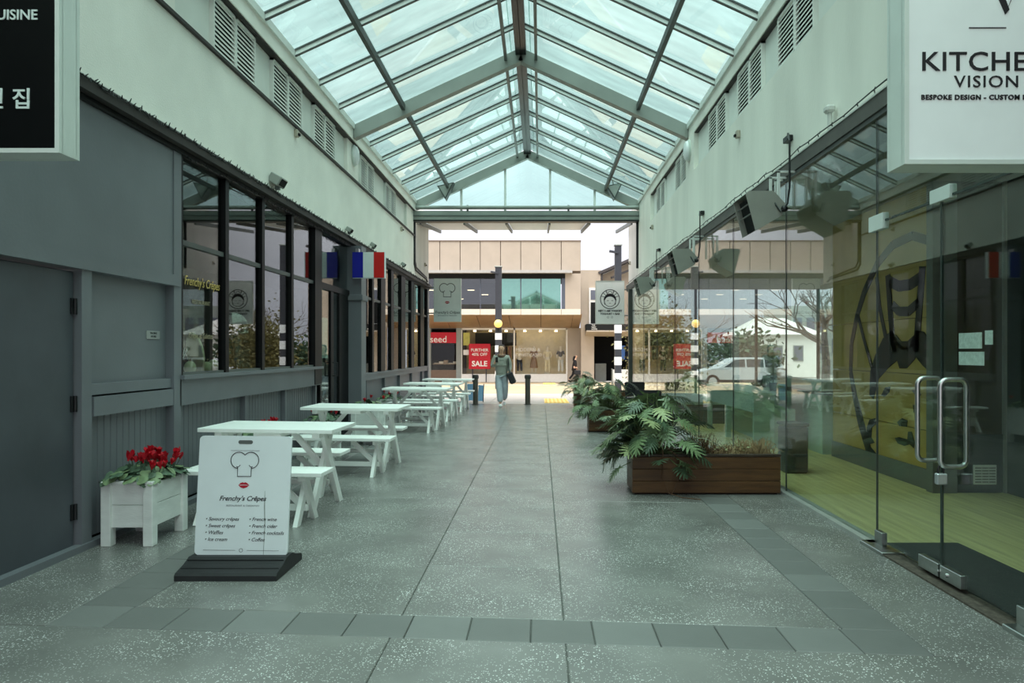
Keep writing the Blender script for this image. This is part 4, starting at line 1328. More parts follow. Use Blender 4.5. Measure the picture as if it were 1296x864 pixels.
def flood(x, y, z, s, lab, sc=1.0):
    root = empty('floodlight', (x, y, z))
    b = MB(); b.bev(x - 0.03, x + 0.03, y - 0.02, y + 0.02, z, z + 0.07 * sc, 0.004); b.build('bracket', steel_mid, root)
    b = MB()
    M4 = Matrix.Translation((x, y, z + 0.11 * sc)) @ Matrix.Rotation(s * R(30), 4, 'Y')
    b.bev(-0.07 * sc, 0.07 * sc, -0.10 * sc, 0.10 * sc, -0.055 * sc, 0.055 * sc, 0.01, M4=M4); b.build('head', flood_g, root)
    b = MB(); b.box(0.071 * sc, 0.076 * sc, -0.08 * sc, 0.08 * sc, -0.04 * sc, 0.04 * sc, M4=M4 @ Matrix.Rotation(0 if s > 0 else math.pi, 4, 'Z')); b.build('lens', dark_void, root)
    tag(root, lab, 'floodlight', 'floodlights along the shopfront ledges')
flood(-3.33, 8.65, 3.548, 1, 'grey floodlight on the left ledge above the wide shop window', 1.1)
flood(-3.33, 11.9, 3.548, 1, 'small floodlight on the left ledge before the flag sign', 0.7)
flood(-3.33, 13.6, 3.548, 1, 'small floodlight on the left ledge behind the flag sign', 0.7)
flood(-3.33, 16.6, 3.548, 1, 'small floodlight on the left ledge near the street end', 0.7)
# angled speakers under the end rafters
def speaker(x, z, s, lab):
    root = empty('loudspeaker', (x, 18.05, z))
    b = MB(); b.prism([(x - 0.20, z + 0.20), (x + 0.24, z + 0.30), (x + 0.02, z - 0.16)], 17.95, 18.2, 'y'); b.build('cabinet', steel_dark, root)
    b = MB(); b.prism([(x - 0.15, z + 0.18), (x + 0.19, z + 0.26), (x + 0.02, z - 0.10)], 17.94, 17.95, 'y'); b.build('grille', steel_grey, root)
    b = MB(); b.tube([(x, 18.1, z + 0.2), (x, 18.25, z + 0.45)], 0.02, 6); b.build('bracket', steel_mid, root)
    tag(root, lab, 'speaker', 'angled speakers under the end rafters')
speaker(-2.52, 5.66, 1, 'dark angled speaker hanging under the left end rafter')
speaker(1.93, 5.66, 1, 'dark angled speaker hanging under the right end rafter')
# cables
cb = empty('wall_conduit', (-3.39, 18.3, 3.6))
b = MB(); b.tube([(-3.385, 18.32, 4.98), (-3.385, 18.32, 3.85), (-3.385, 18.5, 3.72), (-3.385, 20.2, 3.66), (-3.385, 20.4, 3.60)], 0.03, 6); b.build('cable', black_metal, cb, smooth=True)
b = MB(); b.tube([(-3.385, 18.44, 4.98), (-3.385, 18.44, 3.95), (-3.385, 18.6, 3.80), (-3.385, 20.3, 3.70)], 0.02, 6); b.build('cable', black_metal, cb, smooth=True)
tag(cb, 'black cables running down the left wall corner to the ledge', 'cable')
cb = empty('wall_conduit', (2.62, 18.4, 3.6))
b = MB(); b.tube([(2.615, 18.42, 4.98), (2.615, 18.42, 3.75)], 0.035, 8); b.build('cable', black_metal, cb, smooth=True)
tag(cb, 'black pipe down the right wall corner under the beam', 'cable')
# fairy lights
def fairy(x, z, y0, y1, step, seed, lab):
    rnd = random.Random(seed)
    root = empty('fairy_lights', (x, y0, z))
    b = MB(); pts = []
    n = int((y1 - y0) / step)
    for i in range(n + 1):
        pts.append((x + rnd.uniform(-0.004, 0.012), y0 + i * step, z + rnd.uniform(-0.012, 0.012)))
    b.tube(pts, 0.006, 5); b.build('wire', black_metal, root)
    b = MB()
    for p in pts:
        for k in range(2):
            a = rnd.uniform(-1.2, 1.2) + (math.pi if k else 0)
            q = Vector(p) + Vector((0.01, rnd.uniform(-0.06, 0.06), 0))
            b.tube([q, q + Vector((0.012, math.sin(a) * 0.02, math.cos(a) * 0.032))], 0.006, 5, 0.003)
    o = b.build('bulbs', black_metal, root); o['kind'] = 'stuff'
    tag(root, lab, 'string lights')
fairy(-3.345, 3.515, 3.2, 20.5, 0.065, 2, 'black string of fairy lights along the left ledge')
fairy(-3.415, 3.385, 6.6, 12.2, 0.13, 7, 'second dark string of lights hanging under the left ledge')
fairy(2.548, 3.50, 4.5, 20.0, 0.25, 5, 'thin string of lights along the right ledge')

# padlock on the door pulls
pk = empty('padlock', (2.52, 4.30, 0.72))
b = MB(); b.bev(2.49, 2.555, 4.28, 4.32, 0.665, 0.735, 0.006); b.build('body', M('padlock_silver', (200, 204, 206), 0.3, metal=0.7), pk)
b = MB(); b.tube([(2.505, 4.30, 0.735)] + [(2.5225 + 0.0175 * math.cos(R(180 - t)), 4.30, 0.765 + 0.0175 * math.sin(R(t))) for t in (0, 45, 90, 135, 180)] + [(2.54, 4.30, 0.735)], 0.005, 6); b.build('shackle', black_metal, pk)
tag(pk, 'silver padlock hanging from the glass door handles', 'padlock')

# ================================================================ things inside the right shop
mat_ = MB().bev(2.66, 3.26, 3.3, 5.33, 0.0, 0.012, 0.004).build('door_mat', M('black_mat', (40, 44, 44), 0.9, var=0.2, scale=30, bump=0.5), at=(2.97, 4.3, 0))
tag(mat_, 'black entrance mat on the wooden floor behind the glass doors', 'mat')
# painted face on the mural wall (X = 4.22 plane), built from flat black strokes
mur = empty('mural_painting', (4.215, 8.4, 0.22))
def stroke(name, pts, w):
    """pts in (y, z) on the wall"""
    b = MB()
    k = len(pts)
    for i in range(k - 1):
        a, c = Vector(pts[i]), Vector(pts[i + 1])
        d = (c - a).normalized(); n_ = Vector((-d.y, d.x))
        w0 = w[i] if isinstance(w, list) else w; w1 = w[i + 1] if isinstance(w, list) else w
        q = [a + n_ * w0 / 2, c + n_ * w1 / 2, c - n_ * w1 / 2, a - n_ * w0 / 2]
        b.prism([(p.x, p.y) for p in q], 4.212, 4.22, 'x')
    return b.build(name, mural_ink, mur)
def fill(name, pts):
    b = MB(); b.prism(pts, 4.212, 4.22, 'x'); return b.build(name, mural_ink, mur)
def Q(px, py):
    """photo pixel on the wall plane X=4.22 -> (y, z)"""
    y = 4.22 * 864 / (px - 684)
    return (y, 1.5 + (445 - py) * y / 864)
stroke('outline', [Q(*p) for p in ((1155, 298), (1130, 310), (1110, 335), (1094, 370), (1085, 400), (1078, 435), (1077, 470), (1082, 500), (1090, 535), (1100, 570), (1109, 577))], [0.10, 0.11, 0.11, 0.11, 0.10, 0.09, 0.09, 0.12, 0.16, 0.14, 0.06])
stroke('outline', [Q(*p) for p in ((1155, 298), (1175, 304))], 0.10)
stroke('band_line', [Q(*p) for p in ((1086, 398), (1094, 430), (1104, 465), (1110, 490))], 0.06)
stroke('band_line', [Q(*p) for p in ((1110, 350), (1114, 390), (1121, 425))], 0.07)
stroke('bow_side', [Q(*p) for p in ((1124, 348), (1127, 390), (1130, 430), (1134, 445))], 0.11)
stroke('bow_side', [Q(*p) for p in ((1168, 337), (1164, 390), (1161, 430), (1160, 445))], 0.12)
stroke('bow_curve', [Q(*p) for p in ((1126, 356), (1138, 362), (1152, 360), (1167, 350))], 0.13)
stroke('bow_curve', [Q(*p) for p in ((1130, 386), (1138, 394), (1150, 394), (1164, 382))], 0.11)
stroke('bow_curve', [Q(*p) for p in ((1133, 428), (1140, 437), (1150, 437), (1160, 428))], 0.10)
fill('fringe', [Q(*p) for p in ((1130, 417), (1140, 438), (1152, 438), (1160, 417), (1170, 420), (1178, 432), (1179, 472), (1168, 462), (1160, 452), (1157, 456), (1148, 466), (1139, 466), (1136, 456), (1124, 466), (1112, 480), (1106, 505), (1101, 500), (1102, 470), (1108, 450), (1118, 428))])
fill('eye', [Q(*p) for p in ((1116, 500), (1121, 490), (1127, 489), (1126, 496), (1120, 502))])
fill('eye', [Q(*p) for p in ((1155, 494), (1163, 492), (1166, 500), (1160, 502))])
fill('cheek_mark', [Q(*p) for p in ((1156, 512), (1164, 514), (1164, 523), (1157, 522))])
fill('nose', [Q(*p) for p in ((1136, 534), (1142, 529), (1149, 532), (1148, 540), (1139, 539))])
fill('smile', [Q(*p) for p in ((1133, 554), (1138, 553), (1149, 556), (1150, 546), (1154, 546), (1158, 560), (1157, 567), (1152, 562), (1145, 564), (1137, 561))])
fill('ear', [Q(*p) for p in ((1098, 540), (1101, 531), (1108, 529), (1109, 536), (1104, 541), (1103, 553), (1107, 560), (1101, 562), (1097, 552))])
tag(mur, 'black painted smiling face on the ochre wall behind the glass', 'mural')
# papers and vent on the return wall
paper = M('pale_paper', (236, 242, 236), 0.7, var=0.16, scale=40)
for i, (pa, pb, qa, qb, lab) in enumerate(((1214, 1243, 421, 441, 'pale drawing sheet taped inside the glass door, upper large one'), (1214, 1246, 445, 462, 'pale drawing sheet taped inside the glass door, lower large one'), (1247, 1257, 418, 436, 'small pale note taped beside the drawing sheets'))):
    ya, yb = 2.61 * 864 / (pb - 684), 2.61 * 864 / (pa - 684); ym = (ya + yb) / 2
    za, zb = 1.5 - (qb - 445) * ym / 864, 1.5 - (qa - 445) * ym / 864
    o = MB().box(2.6075, 2.61, ya, yb, za, zb).build('paper_sheet', paper, at=(2.61, ym, za)); tag(o, lab, 'paper', 'papers taped inside the glass door')
vg = empty('wall_vent', (4.72, 7.26, 0.1))
b = MB(); b.bev(4.60, 4.845, 7.248, 7.262, 0.09, 0.30, 0.003); b.build('frame', louvre_m, vg)
b = MB()
for r in range(6):
    for c in range(3):
        b.box(4.615 + c * 0.075, 4.68 + c * 0.075, 7.244, 7.249, 0.112 + r * 0.03, 0.122 + r * 0.03)
o = b.build('slots', grey_skirt, vg); o['kind'] = 'stuff'
tag(vg, 'white vent grille low on the wall behind the doors', 'vent')
# pale counters
ct = empty('pale_counter', (4.3, 10.3, 0))
MB().bev(4.12, 4.42, 9.98, 10.5, 0.0, 0.86, 0.005).build('counter_end', mint, ct)
MB().bev(4.10, 4.44, 9.96, 12.6, 0.92, 1.06, 0.005).build('counter_rail', mint, ct)
MB().bev(4.16, 4.36, 10.5, 12.6, 0.0, 0.86, 0.005).build('counter_panel', mint, ct)
MB().box(4.14, 4.40, 10.0, 12.5, 0.86, 0.92).build('rail_gap', grey_skirt, ct)
tag(ct, 'white counter end standing beside the ochre mural wall', 'counter')
dk = empty('mint_desk', (3.4, 12, 0))
MB().bev(3.28, 3.60, 10.5, 10.56, 0.0, 0.82, 0.004).build('end_panel', mint, dk)
MB().bev(3.26, 3.95, 10.48, 13.4, 0.82, 0.87, 0.006).build('desk_top', mint, dk)
MB().bev(3.27, 3.31, 10.56, 13.4, 0.56, 0.82, 0.004).build('front_panel', mint, dk)
MB().bev(3.27, 3.35, 12.0, 12.08, 0.0, 0.56, 0.004).build('leg', mint, dk)
MB().bev(3.27, 3.35, 13.3, 13.38, 0.0, 0.56, 0.004).build('leg', mint, dk)
MB().bev(3.86, 3.94, 13.3, 13.38, 0.0, 0.82, 0.004).build('leg', mint, dk)
MB().bev(3.70, 3.92, 10.5, 13.3, 0.0, 0.62, 0.004).build('cabinet', mint, dk)
tag(dk, 'mint green reception desk behind the glass front', 'desk')
dk = empty('mint_bench', (3.6, 15.5, 0))
MB().bev(3.0, 3.9, 14.2, 17.2, 0.40, 0.46, 0.006).build('top', mint, dk)
MB().bev(3.05, 3.85, 14.25, 17.15, 0.0, 0.40, 0.006).build('body', grey_skirt, dk)
tag(dk, 'low mint green bench farther back behind the glass front', 'bench')
bx_ = empty('grey_bin', (3.15, 8.55, 0))
MB().bev(3.02, 3.30, 8.4, 8.7, 0.0, 0.58, 0.02).build('body', M('dark_grey_plastic', (72, 78, 76), 0.5), bx_)
MB().bev(3.01, 3.31, 8.39, 8.71, 0.58, 0.62, 0.01).build('lid', M('grey_plastic_lid', (86, 92, 90), 0.5), bx_)
tag(bx_, 'dark grey square bin on the wooden floor behind the glass', 'bin')
pt_ = empty('potted_plant', (3.62, 11.2, 0.87))
b = MB(); b.lathe([(0.05, 0), (0.07, 0.12), (0.075, 0.13)], c=(3.75, 11.0, 0.87), n=12); b.build('pot', rubber, pt_, smooth=True)
rnd = random.Random(5)
for k in range(16):
    o = link('leaf', LEAVES[k % 4], pt_)
    a = rnd.uniform(0, 6.28)
    o.location = (0.13 + math.cos(a) * 0.08, -0.2 + math.sin(a) * 0.08, rnd.uniform(0.16, 0.55)); o.rotation_euler = (rnd.uniform(-0.3, 0.9), 0, a - 1.57); s = rnd.uniform(0.15, 0.25); o.scale = (s, s, s)
b = MB(); b.tube([(3.75, 11.0, 0.95), (3.75, 11.0, 1.4)], 0.012, 6); b.build('stem', stalk_m, pt_)
tag(pt_, 'dark leafy pot plant on the mint desk behind the glass', 'plant')

# ================================================================ things inside the left shop window
gold = M('gold_window_lettering', (200, 176, 92), 0.35, metal=0.2, var=0.1)
wl_ = empty('window_lettering', (-3.478, 7.0, 2.1))
text_obj('lettering', "Frenchy's Crêpes", gold, (-3.477, 7.03, 2.20), 0.13, wl_, rot=(R(90), 0, R(90)), shear=0.3, depth=0.001, sx=0.8)
text_obj('lettering', 'RESTAURANT', M('faded_lettering', (150, 140, 110), 0.5), (-3.477, 7.0, 2.0), 0.06, wl_, rot=(R(90), 0, R(90)), depth=0.001)
text_obj('lettering', 'Crêpes et Galettes', MATS['faded_lettering'], (-3.477, 7.0, 1.66), 0.08, wl_, rot=(R(90), 0, R(90)), depth=0.001, sx=0.8)
tag(wl_, 'gold script lettering on the shop window pane beside the dark wall', 'lettering')
cream = M('cream_disc', (222, 224, 178), 0.6, var=0.06)
wsill = struct(MB().bev(-3.95, -3.53, 6.56, 10.4, 1.20, 1.26, 0.004).build('trim_3', shop_floor))
pd = empty('display_disc', (-3.7, 7.36, 1.26))
M4 = Matrix.Translation((-3.72, 7.36, 1.485)) @ Matrix.Rotation(R(62), 4, 'Z') @ Matrix.Rotation(R(80), 4, 'Y')
b = MB(); b.lathe([(0.215, -0.012), (0.225, 0), (0.215, 0.012)], n=32, M4=M4 @ Matrix.Diagonal((1.0, 0.62, 1, 1))); b.build('disc', cream, pd, smooth=True)
b = MB()
for dx in (-0.05, 0.0, 0.06):
    for t, w in ((-0.02, 0.01), (0.1, 0.008)):
        b.box(0.02 + t, 0.10 + t, dx - w, dx + w, 0.013, 0.016, M4=M4)
b.build('skyline_drawing', ink, pd)
MB().bev(-3.76, -3.66, 7.28, 7.44, 1.26, 1.275, 0.004).build('stand', black_metal, pd)
tag(pd, 'cream oval display disc with a small black drawing in the shop window', 'ornament')
for i, (y, r) in enumerate(((7.17, 0.06), (7.53, 0.055), (7.68, 0.065))):
    g = empty('cream_gourd', (-3.68, y, 1.26))
    b = MB(); b.ball((-3.68, y, 1.26 + r * 1.2), r, r, r * 1.2, n=12, k=8); b.build('body', cream, g, smooth=True)
    b = MB(); b.tube([(-3.68, y, 1.26 + r * 2.35), (-3.675, y + 0.01, 1.26 + r * 2.35 + 0.03)], 0.008, 5); b.build('stem', straw, g)
    tag(g, ('cream gourd left of the oval disc in the shop window', 'small cream gourd just right of the oval disc', 'cream gourd farthest right of the oval disc')[i], 'ornament', 'cream gourds in the shop window')
pf = empty('white_plume', (-3.75, 7.02, 1.26))
rnd = random.Random(3); b = MB()
for k in range(26):
    a = rnd.uniform(-0.6, 0.6); l = rnd.uniform(0.18, 0.34)
    p = Vector((-3.75, 7.02, 1.27)); q = p + Vector((rnd.uniform(-0.05, 0.05), math.sin(a) * l, math.cos(a) * l))
    b.tube([p, (p + q) / 2 + Vector((0, 0.01, 0.02)), q], 0.008, 4, 0.002)
o = b.build('fronds', board_w, pf); o['kind'] = 'stuff'
b = MB(); b.lathe([(0.03, 0), (0.045, 0.06), (0.03, 0.1)], c=(-3.75, 7.02, 1.26), n=10); b.build('vase', rubber, pf, smooth=True)
tag(pf, 'white feathery plume at the left edge of the shop window', 'ornament')
am = empty('arched_mirror', (-3.9, 8.65, 1.26))
def arch(w, h): return [(-w / 2, 0), (w / 2, 0)] + [(w / 2 * math.cos(R(t)), h - w / 2 + w / 2 * math.sin(R(t))) for t in range(0, 181, 15)]
M4 = Matrix.Translation((-3.85, 8.65, 1.27)) @ Matrix.Rotation(R(48), 4, 'Z') @ Matrix.Rotation(R(-6), 4, 'X')
b = MB(); b.prism(arch(0.38, 0.74), 0, 0.025, 'y', M4=M4); b.build('frame', black_frame, am)
b = MB(); b.prism([(x * 0.92, 0.02 + z * 0.965) for x, z in arch(0.38, 0.74)], -0.004, 0.0, 'y', M4=M4); b.build('mirror_glass', M('mirror', (220, 222, 220), 0.03, metal=1.0, var=0.01), am)
tag(am, 'arched black framed mirror leaning inside the shop window', 'mirror')
# mint poster in the entrance door
po = MB().box(-3.497, -3.492, 10.82, 11.2, 1.40, 2.05).build('door_poster', M('mint_poster', (176, 214, 200), 0.5, var=0.05), at=(-3.495, 11.0, 1.4))
tag(po, 'pale mint poster behind the glass of the shop entrance', 'poster')

# ================================================================ street beyond the arcade
SL = 0.0172
gz = lambda y: -(y - 19.6) * SL if y > 19.6 else 0.0
pav_near = M('pale_pavement', (164, 159, 151), 0.7, var=0.08, scale=2.5, bump=0.1)
pav_far = M('cream_pavers', (166, 150, 121), 0.7, var=0.10, scale=2.0, bump=0.1)
asph = M('grey_road', (132, 129, 123), 0.8, var=0.08, scale=1.2, bump=0.1)
tact = M('yellow_tactile', (236, 200, 110), 0.6, var=0.08, scale=8)
kerb_m = M('pale_kerb', (206, 204, 198), 0.7, var=0.06)
ground = struct(empty('ground'))
def strip(name, x0, x1, y0, y1, mat, dz=0.0, th=0.3, parent=None):
    b = MB()
    b.add([(x0, y0, gz(y0) + dz), (x1, y0, gz(y0) + dz), (x1, y1, gz(y1) + dz), (x0, y1, gz(y1) + dz),
           (x0, y0, gz(y0) + dz - th), (x1, y0, gz(y0) + dz - th), (x1, y1, gz(y1) + dz - th), (x0, y1, gz(y1) + dz - th)],
          [(0, 1, 2, 3), (7, 6, 5, 4), (0, 4, 5, 1), (1, 5, 6, 2), (2, 6, 7, 3), (3, 7, 4, 0)])
    return b.build(name, mat, parent or ground)
# near pavement as slabs, then kerb, road and far pavement
for i in range(16):
    for j in range(5):
        x0 = -9.0 + i * 1.25; y0 = 19.66 + j * 1.22
        strip('pavement_slab', x0, x0 + 1.235, y0, y0 + 1.205, pav_near, 0.0, 0.2)
strip('pavement_bed', -60, 60, 19.62, 25.8, pav_near, -0.008)
strip('kerb', -60, 60, 25.8, 26.0, kerb_m, 0.005)
strip('road', -70, 70, 26.0, 37.0, asph, -0.03)
strip('crossing_table', -6.5, 9.0, 26.0, 37.0, pav_far, -0.02, 0.01)
strip('kerb', -60, 60, 37.0, 37.2, kerb_m, 0.005)
for i in range(14):
    for j in range(4):
        x0 = -9.5 + i * 1.5; y0 = 37.2 + j * 1.46
        strip('pavement_slab', x0, x0 + 1.48, y0, y0 + 1.44, pav_far, 0.0, 0.2)
strip('pavement_bed', -60, 60, 37.2, 43.2, pav_far, -0.008)
strip('far_ground', -150, 150, 43.2, 120, asph, -0.05)
MB().box(-120, 120, -60, 19.62, -0.6, -0.26).build('rear_ground', asph, ground)
def tactile(x0, x1, y0, y1):
    o = strip('tactile_pad', x0, x1, y0, y1, tact, 0.012, 0.02)
    b = MB()
    nx, ny = int((x1 - x0) / 0.12), int((y1 - y0) / 0.3)
    for i in range(nx):
        for j in range(ny):
            cx, cy = x0 + (i + 0.5) * (x1 - x0) / nx, y0 + (j + 0.5) * (y1 - y0) / ny
            b.box(cx - 0.03, cx + 0.03, cy - 0.05, cy + 0.05, gz(cy) + 0.012, gz(cy) + 0.02)
    k = b.build('tactile_studs', tact, o); k['kind'] = 'stuff'
tactile(0.12, 0.85, 20.0, 22.4); tactile(0.15, 0.85, 37.4, 40.6)

# bollards
def bollard():
    r = empty('bollard')
    bm2 = M('dark_bronze_bollard', (92, 90, 82), 0.4, metal=0.5, var=0.1)
    b = MB(); b.lathe([(0.075, 0), (0.075, 0.74)], n=16); b.build('post', bm2, r, smooth=True)
    b = MB(); b.lathe([(0.088, 0.74), (0.092, 0.76), (0.092, 0.82), (0.07, 0.85)], n=16); b.build('cap', M('dark_cap', (50, 50, 48), 0.5), r, smooth=True)
    b = MB(); b.lathe([(0.1, 0), (0.1, 0.02)], n=16); b.build('base_ring', MATS['dark_cap'], r)
    return r
bo = bollard(); bo.location = (-1.84, 19.35, 0); tag(bo, 'dark round bollard beside the farthest picnic table', 'bollard', 'bollards at the street end')
b2_ = copy_tree(bo); b2_.location = (-0.36, 19.35, 0); tag(b2_, 'dark round bollard right of the walking woman', 'bollard', 'bollards at the street end')
# pale blue folding board behind the bollard
bb = empty('folding_board', (-1.9, 20.6, gz(20.6)))
blue = M('pale_blue_plastic', (140, 186, 226), 0.5, var=0.05)
z0 = gz(20.6)
b = MB(); b.prism([(-2.28, z0 + 0.05), (-2.02, z0 + 0.05), (-1.98, z0 + 0.55), (-2.2, z0 + 0.55)], 20.58, 20.61, 'y'); b.build('panel', blue, bb)
b = MB(); b.prism([(-1.9, z0 + 0.03), (-1.74, z0 + 0.03), (-1.72, z0 + 0.5), (-1.86, z0 + 0.52)], 20.58, 20.61, 'y'); b.build('panel', blue, bb)
MB().bar((-2.0, 20.6, z0 + 0.5), (-1.86, 20.6, z0 + 0.48), 0.03, 0.03).build('hinge_bar', blue, bb)
for x in (-2.0, -1.73):
    MB().bar((x, 20.6, z0), (x + 0.02, 20.6, z0 + 0.55), 0.025, 0.025).build('leg', black_metal, bb)
tag(bb, 'pale blue folding board on the pavement behind the left bollard', 'board')

# ---------------------------------------------------------------- crossing beacons
dk_pole = M('dark_grey_pole', (58, 60, 66), 0.45, var=0.08)
def beacon(x, y, w, ztop, zb, bands, globe, lab):
    g0 = gz(y)
    r = empty('crossing_beacon', (x, y, g0))
    b = MB(); b.bev(x - w / 2, x + w / 2, y - w / 2, y + w / 2, g0, ztop, 0.01); b.build('pole', dk_pole, r)
    e = 0.006
    for a, c in bands:
        MB().box(x - w / 2 - e, x + w / 2 + e, y - w / 2 - e, y + w / 2 + e, a, c).build('white_band', lamp_w, r)
    b = MB(); b.bar((x, y - w / 2, ztop - 0.28), (x - 0.35, y - w / 2, ztop - 0.22), 0.12, 0.08); b.build('lamp_arm', dk_pole, r)
    MB().bev(x - w / 2 - 0.03, x + w / 2 + 0.03, y - w / 2 - 0.03, y + w / 2 + 0.03, ztop, ztop + 0.05, 0.01).build('cap', frame_dk, r)
    if globe:
        b = MB(); b.ball((x, y - w / 2 - 0.08, globe), 0.19, n=16, k=12); b.build('globe', M('amber_globe', (255, 214, 120), 0.3, emit=0.35, var=0.03), r, smooth=True)
        MB().box(x - 0.06, x + 0.06, y - w / 2 - 0.12, y - w / 2, globe - 0.32, globe - 0.15).build('globe_holder', black_metal, r)
    tag(r, lab, 'beacon', 'crossing beacons in the street')
per = 0.62
beacon(3.02, 26.6, 0.25, 5.62, 0, [(1.5 + (445 - p) * 26.6 / 864 - 0.32, 1.5 + (445 - p) * 26.6 / 864) for p in (411, 431.5, 451.5, 472)], None, 'tall dark crossing pole with white bands behind the round emblem sign')
beacon(-1.94, 31.6, 0.29, 5.4, 0, [(1.5 + (445 - p) * 31.6 / 864 - 0.3, 1.5 + (445 - p) * 31.6 / 864) for p in (421.5, 437, 453, 469)], 2.79, 'dark crossing pole with an amber globe behind the walking woman')

# ---------------------------------------------------------------- tan building across the street
tan = M('tan_cladding', (178, 165, 149), 0.6, var=0.05, scale=1.5)
cream_b = M('cream_band', (220, 208, 190), 0.6, var=0.04)
soffit_m = M('bronze_soffit', (150, 124, 96), 0.35, var=0.12, scale=1.5)
teal_pane = M('reflective_teal_glass', (150, 196, 182), 0.04, metal=0.9, var=0.03)
grey_pane = glass('upper_window_glass', (0.55, 0.58, 0.62), f0=0.12)
shop_beige = M('beige_shop_wall', (232, 216, 180), 0.7, var=0.06)
shopfr = M('white_shop_frame', (240, 238, 230), 0.5, var=0.03)
warm = M('warm_shop_lamp', (255, 226, 176), 0.5, emit=5.0, var=0.02)
b1 = empty('tan_building', (-4, 40, gz(41)))
jx = [0.03 + 1.185 * k for k in range(-13, 2)] + [2.36]
for a, c in zip(jx[:-1], jx[1:]):
    MB().box(a + 0.02, c - 0.02, 40.0, 40.15, 6.24, 7.97).build('cladding_panel', tan, b1)
    MB().box(a + 0.012, c - 0.012, 39.98, 40.15, 3.67, 4.0).build('band_panel', cream_b, b1)
MB().box(-15.4, 2.36, 40.08, 40.4, 4.0, 7.97).build('wall_core', M('joint_brown', (112, 98, 82), 0.8), b1) if False else None
MB().box(-15.4, 2.36, 40.10, 40.4, 5.8, 7.95).build('wall_core', M('joint_brown', (112, 98, 82), 0.8), b1)
MB().box(-15.4, 2.38, 39.96, 40.4, 7.97, 8.03).build('parapet_cap', M('brown_cap', (120, 104, 90), 0.6), b1)
MB().box(-15.4, 1.85, 39.6, 40.1, 6.08, 6.24).build('window_awning', M('grey_awning', (176, 174, 170), 0.5), b1)
MB().box(-15.4, 1.45, 39.98, 40.3, 5.8, 6.08).build('window_head', dark_void, b1)
MB().box(1.45, 2.36, 40.0, 40.3, 4.0, 6.08).build('end_panel', tan, b1)
MB().box(1.25, 1.45, 40.0, 40.2, 4.0, 5.8).build('window_jamb', M('slate_frame', (82, 88, 100), 0.5), b1)
for a, c in zip(jx[:-1], jx[1:]):
    if c > 1.3: continue
    right = a > -2.4
    w = MB().box(a + 0.03, c - 0.03, 40.12, 40.14, 4.0, 5.8).build('upper_window', teal_pane if right else grey_pane, b1)
    MB().box(a - 0.03, a + 0.03, 40.09, 40.16, 4.0, 5.8).build('window_mullion', MATS['slate_frame'], w)
up_in = M('dim_office', (84, 84, 94), 0.8, var=0.1)
MB().box(-15.4, -2.4, 43.2, 43.4, 4.0, 5.8).build('office_back', up_in, b1)
MB().box(-15.4, 2.3, 40.2, 43.4, 3.9, 4.0).build('office_floor', up_in, b1)
MB().box(-15.4, 2.3, 40.2, 43.4, 5.8, 5.9).build('office_ceiling', up_in, b1)
for k in range(9):
    MB().box(-9.2 + k * 0.8, -8.8 + k * 0.8, 41.2 + (k % 3) * 0.6, 41.3 + (k % 3) * 0.6, 5.2 - (k % 3) * 0.22, 5.24 - (k % 3) * 0.22).build('office_lamp', warm, b1)
sx = [-15.4] + [0.03 + 1.185 * 1.6 * k for k in range(-8, 2)] + [2.45]
for a, c in zip(sx[:-1], sx[1:]):
    MB().prism([(40.02, 3.66), (43.0, 2.98), (43.0, 3.03), (40.02, 3.71)], a + 0.012, c - 0.012, 'x').build('soffit_panel', soffit_m, b1)
MB().box(-15.4, 2.4, 42.9, 46.5, 3.03, 3.9).build('floor_slab', up_in, b1)
gS = gz(43)
MB().box(1.69, 2.55, 43.0, 43.3, gS, 3.0).build('shop_pier', tan, b1)
MB().box(-5.30, -4.98, 42.95, 43.3, gS, 3.0).build('shop_pier', frame_dk, b1)
MB().box(-7.3, -6.9, 42.95, 43.3, gS, 3.0).build('shop_pier', frame_dk, b1)
MB().box(-15.4, -7.3, 43.0, 43.3, gS, 3.0).build('shop_pier', tan, b1)
MB().box(-4.98, 1.69, 42.96, 43.2, gS, 0.1).build('window_base', shopfr, b1)
MB().box(-6.9, -5.30, 42.98, 43.2, gS, 0.35).build('window_base', M('brown_base', (120, 100, 84), 0.6), b1)
for x in (-4.98, -1.65, 1.66):
    MB().box(x - 0.05, x + 0.05, 42.98, 43.1, 0.1, 3.0).build('window_frame', shopfr, b1)
MB().box(-4.98, 1.69, 42.98, 43.1, 2.88, 3.0).build('window_frame', shopfr, b1)
shop_pane = glass('far_shop_glass', (0.95, 0.96, 0.95), f0=0.02)
MB().box(-4.93, -1.70, 43.02, 43.04, 0.1, 2.88).build('shop_pane', shop_pane, b1)
MB().box(-1.60, 1.61, 43.02, 43.04, 0.1, 2.88).build('shop_pane', shop_pane, b1)
MB().box(-6.9, -5.30, 43.02, 43.04, 0.35, 2.05).build('shop_pane', shop_pane, b1)
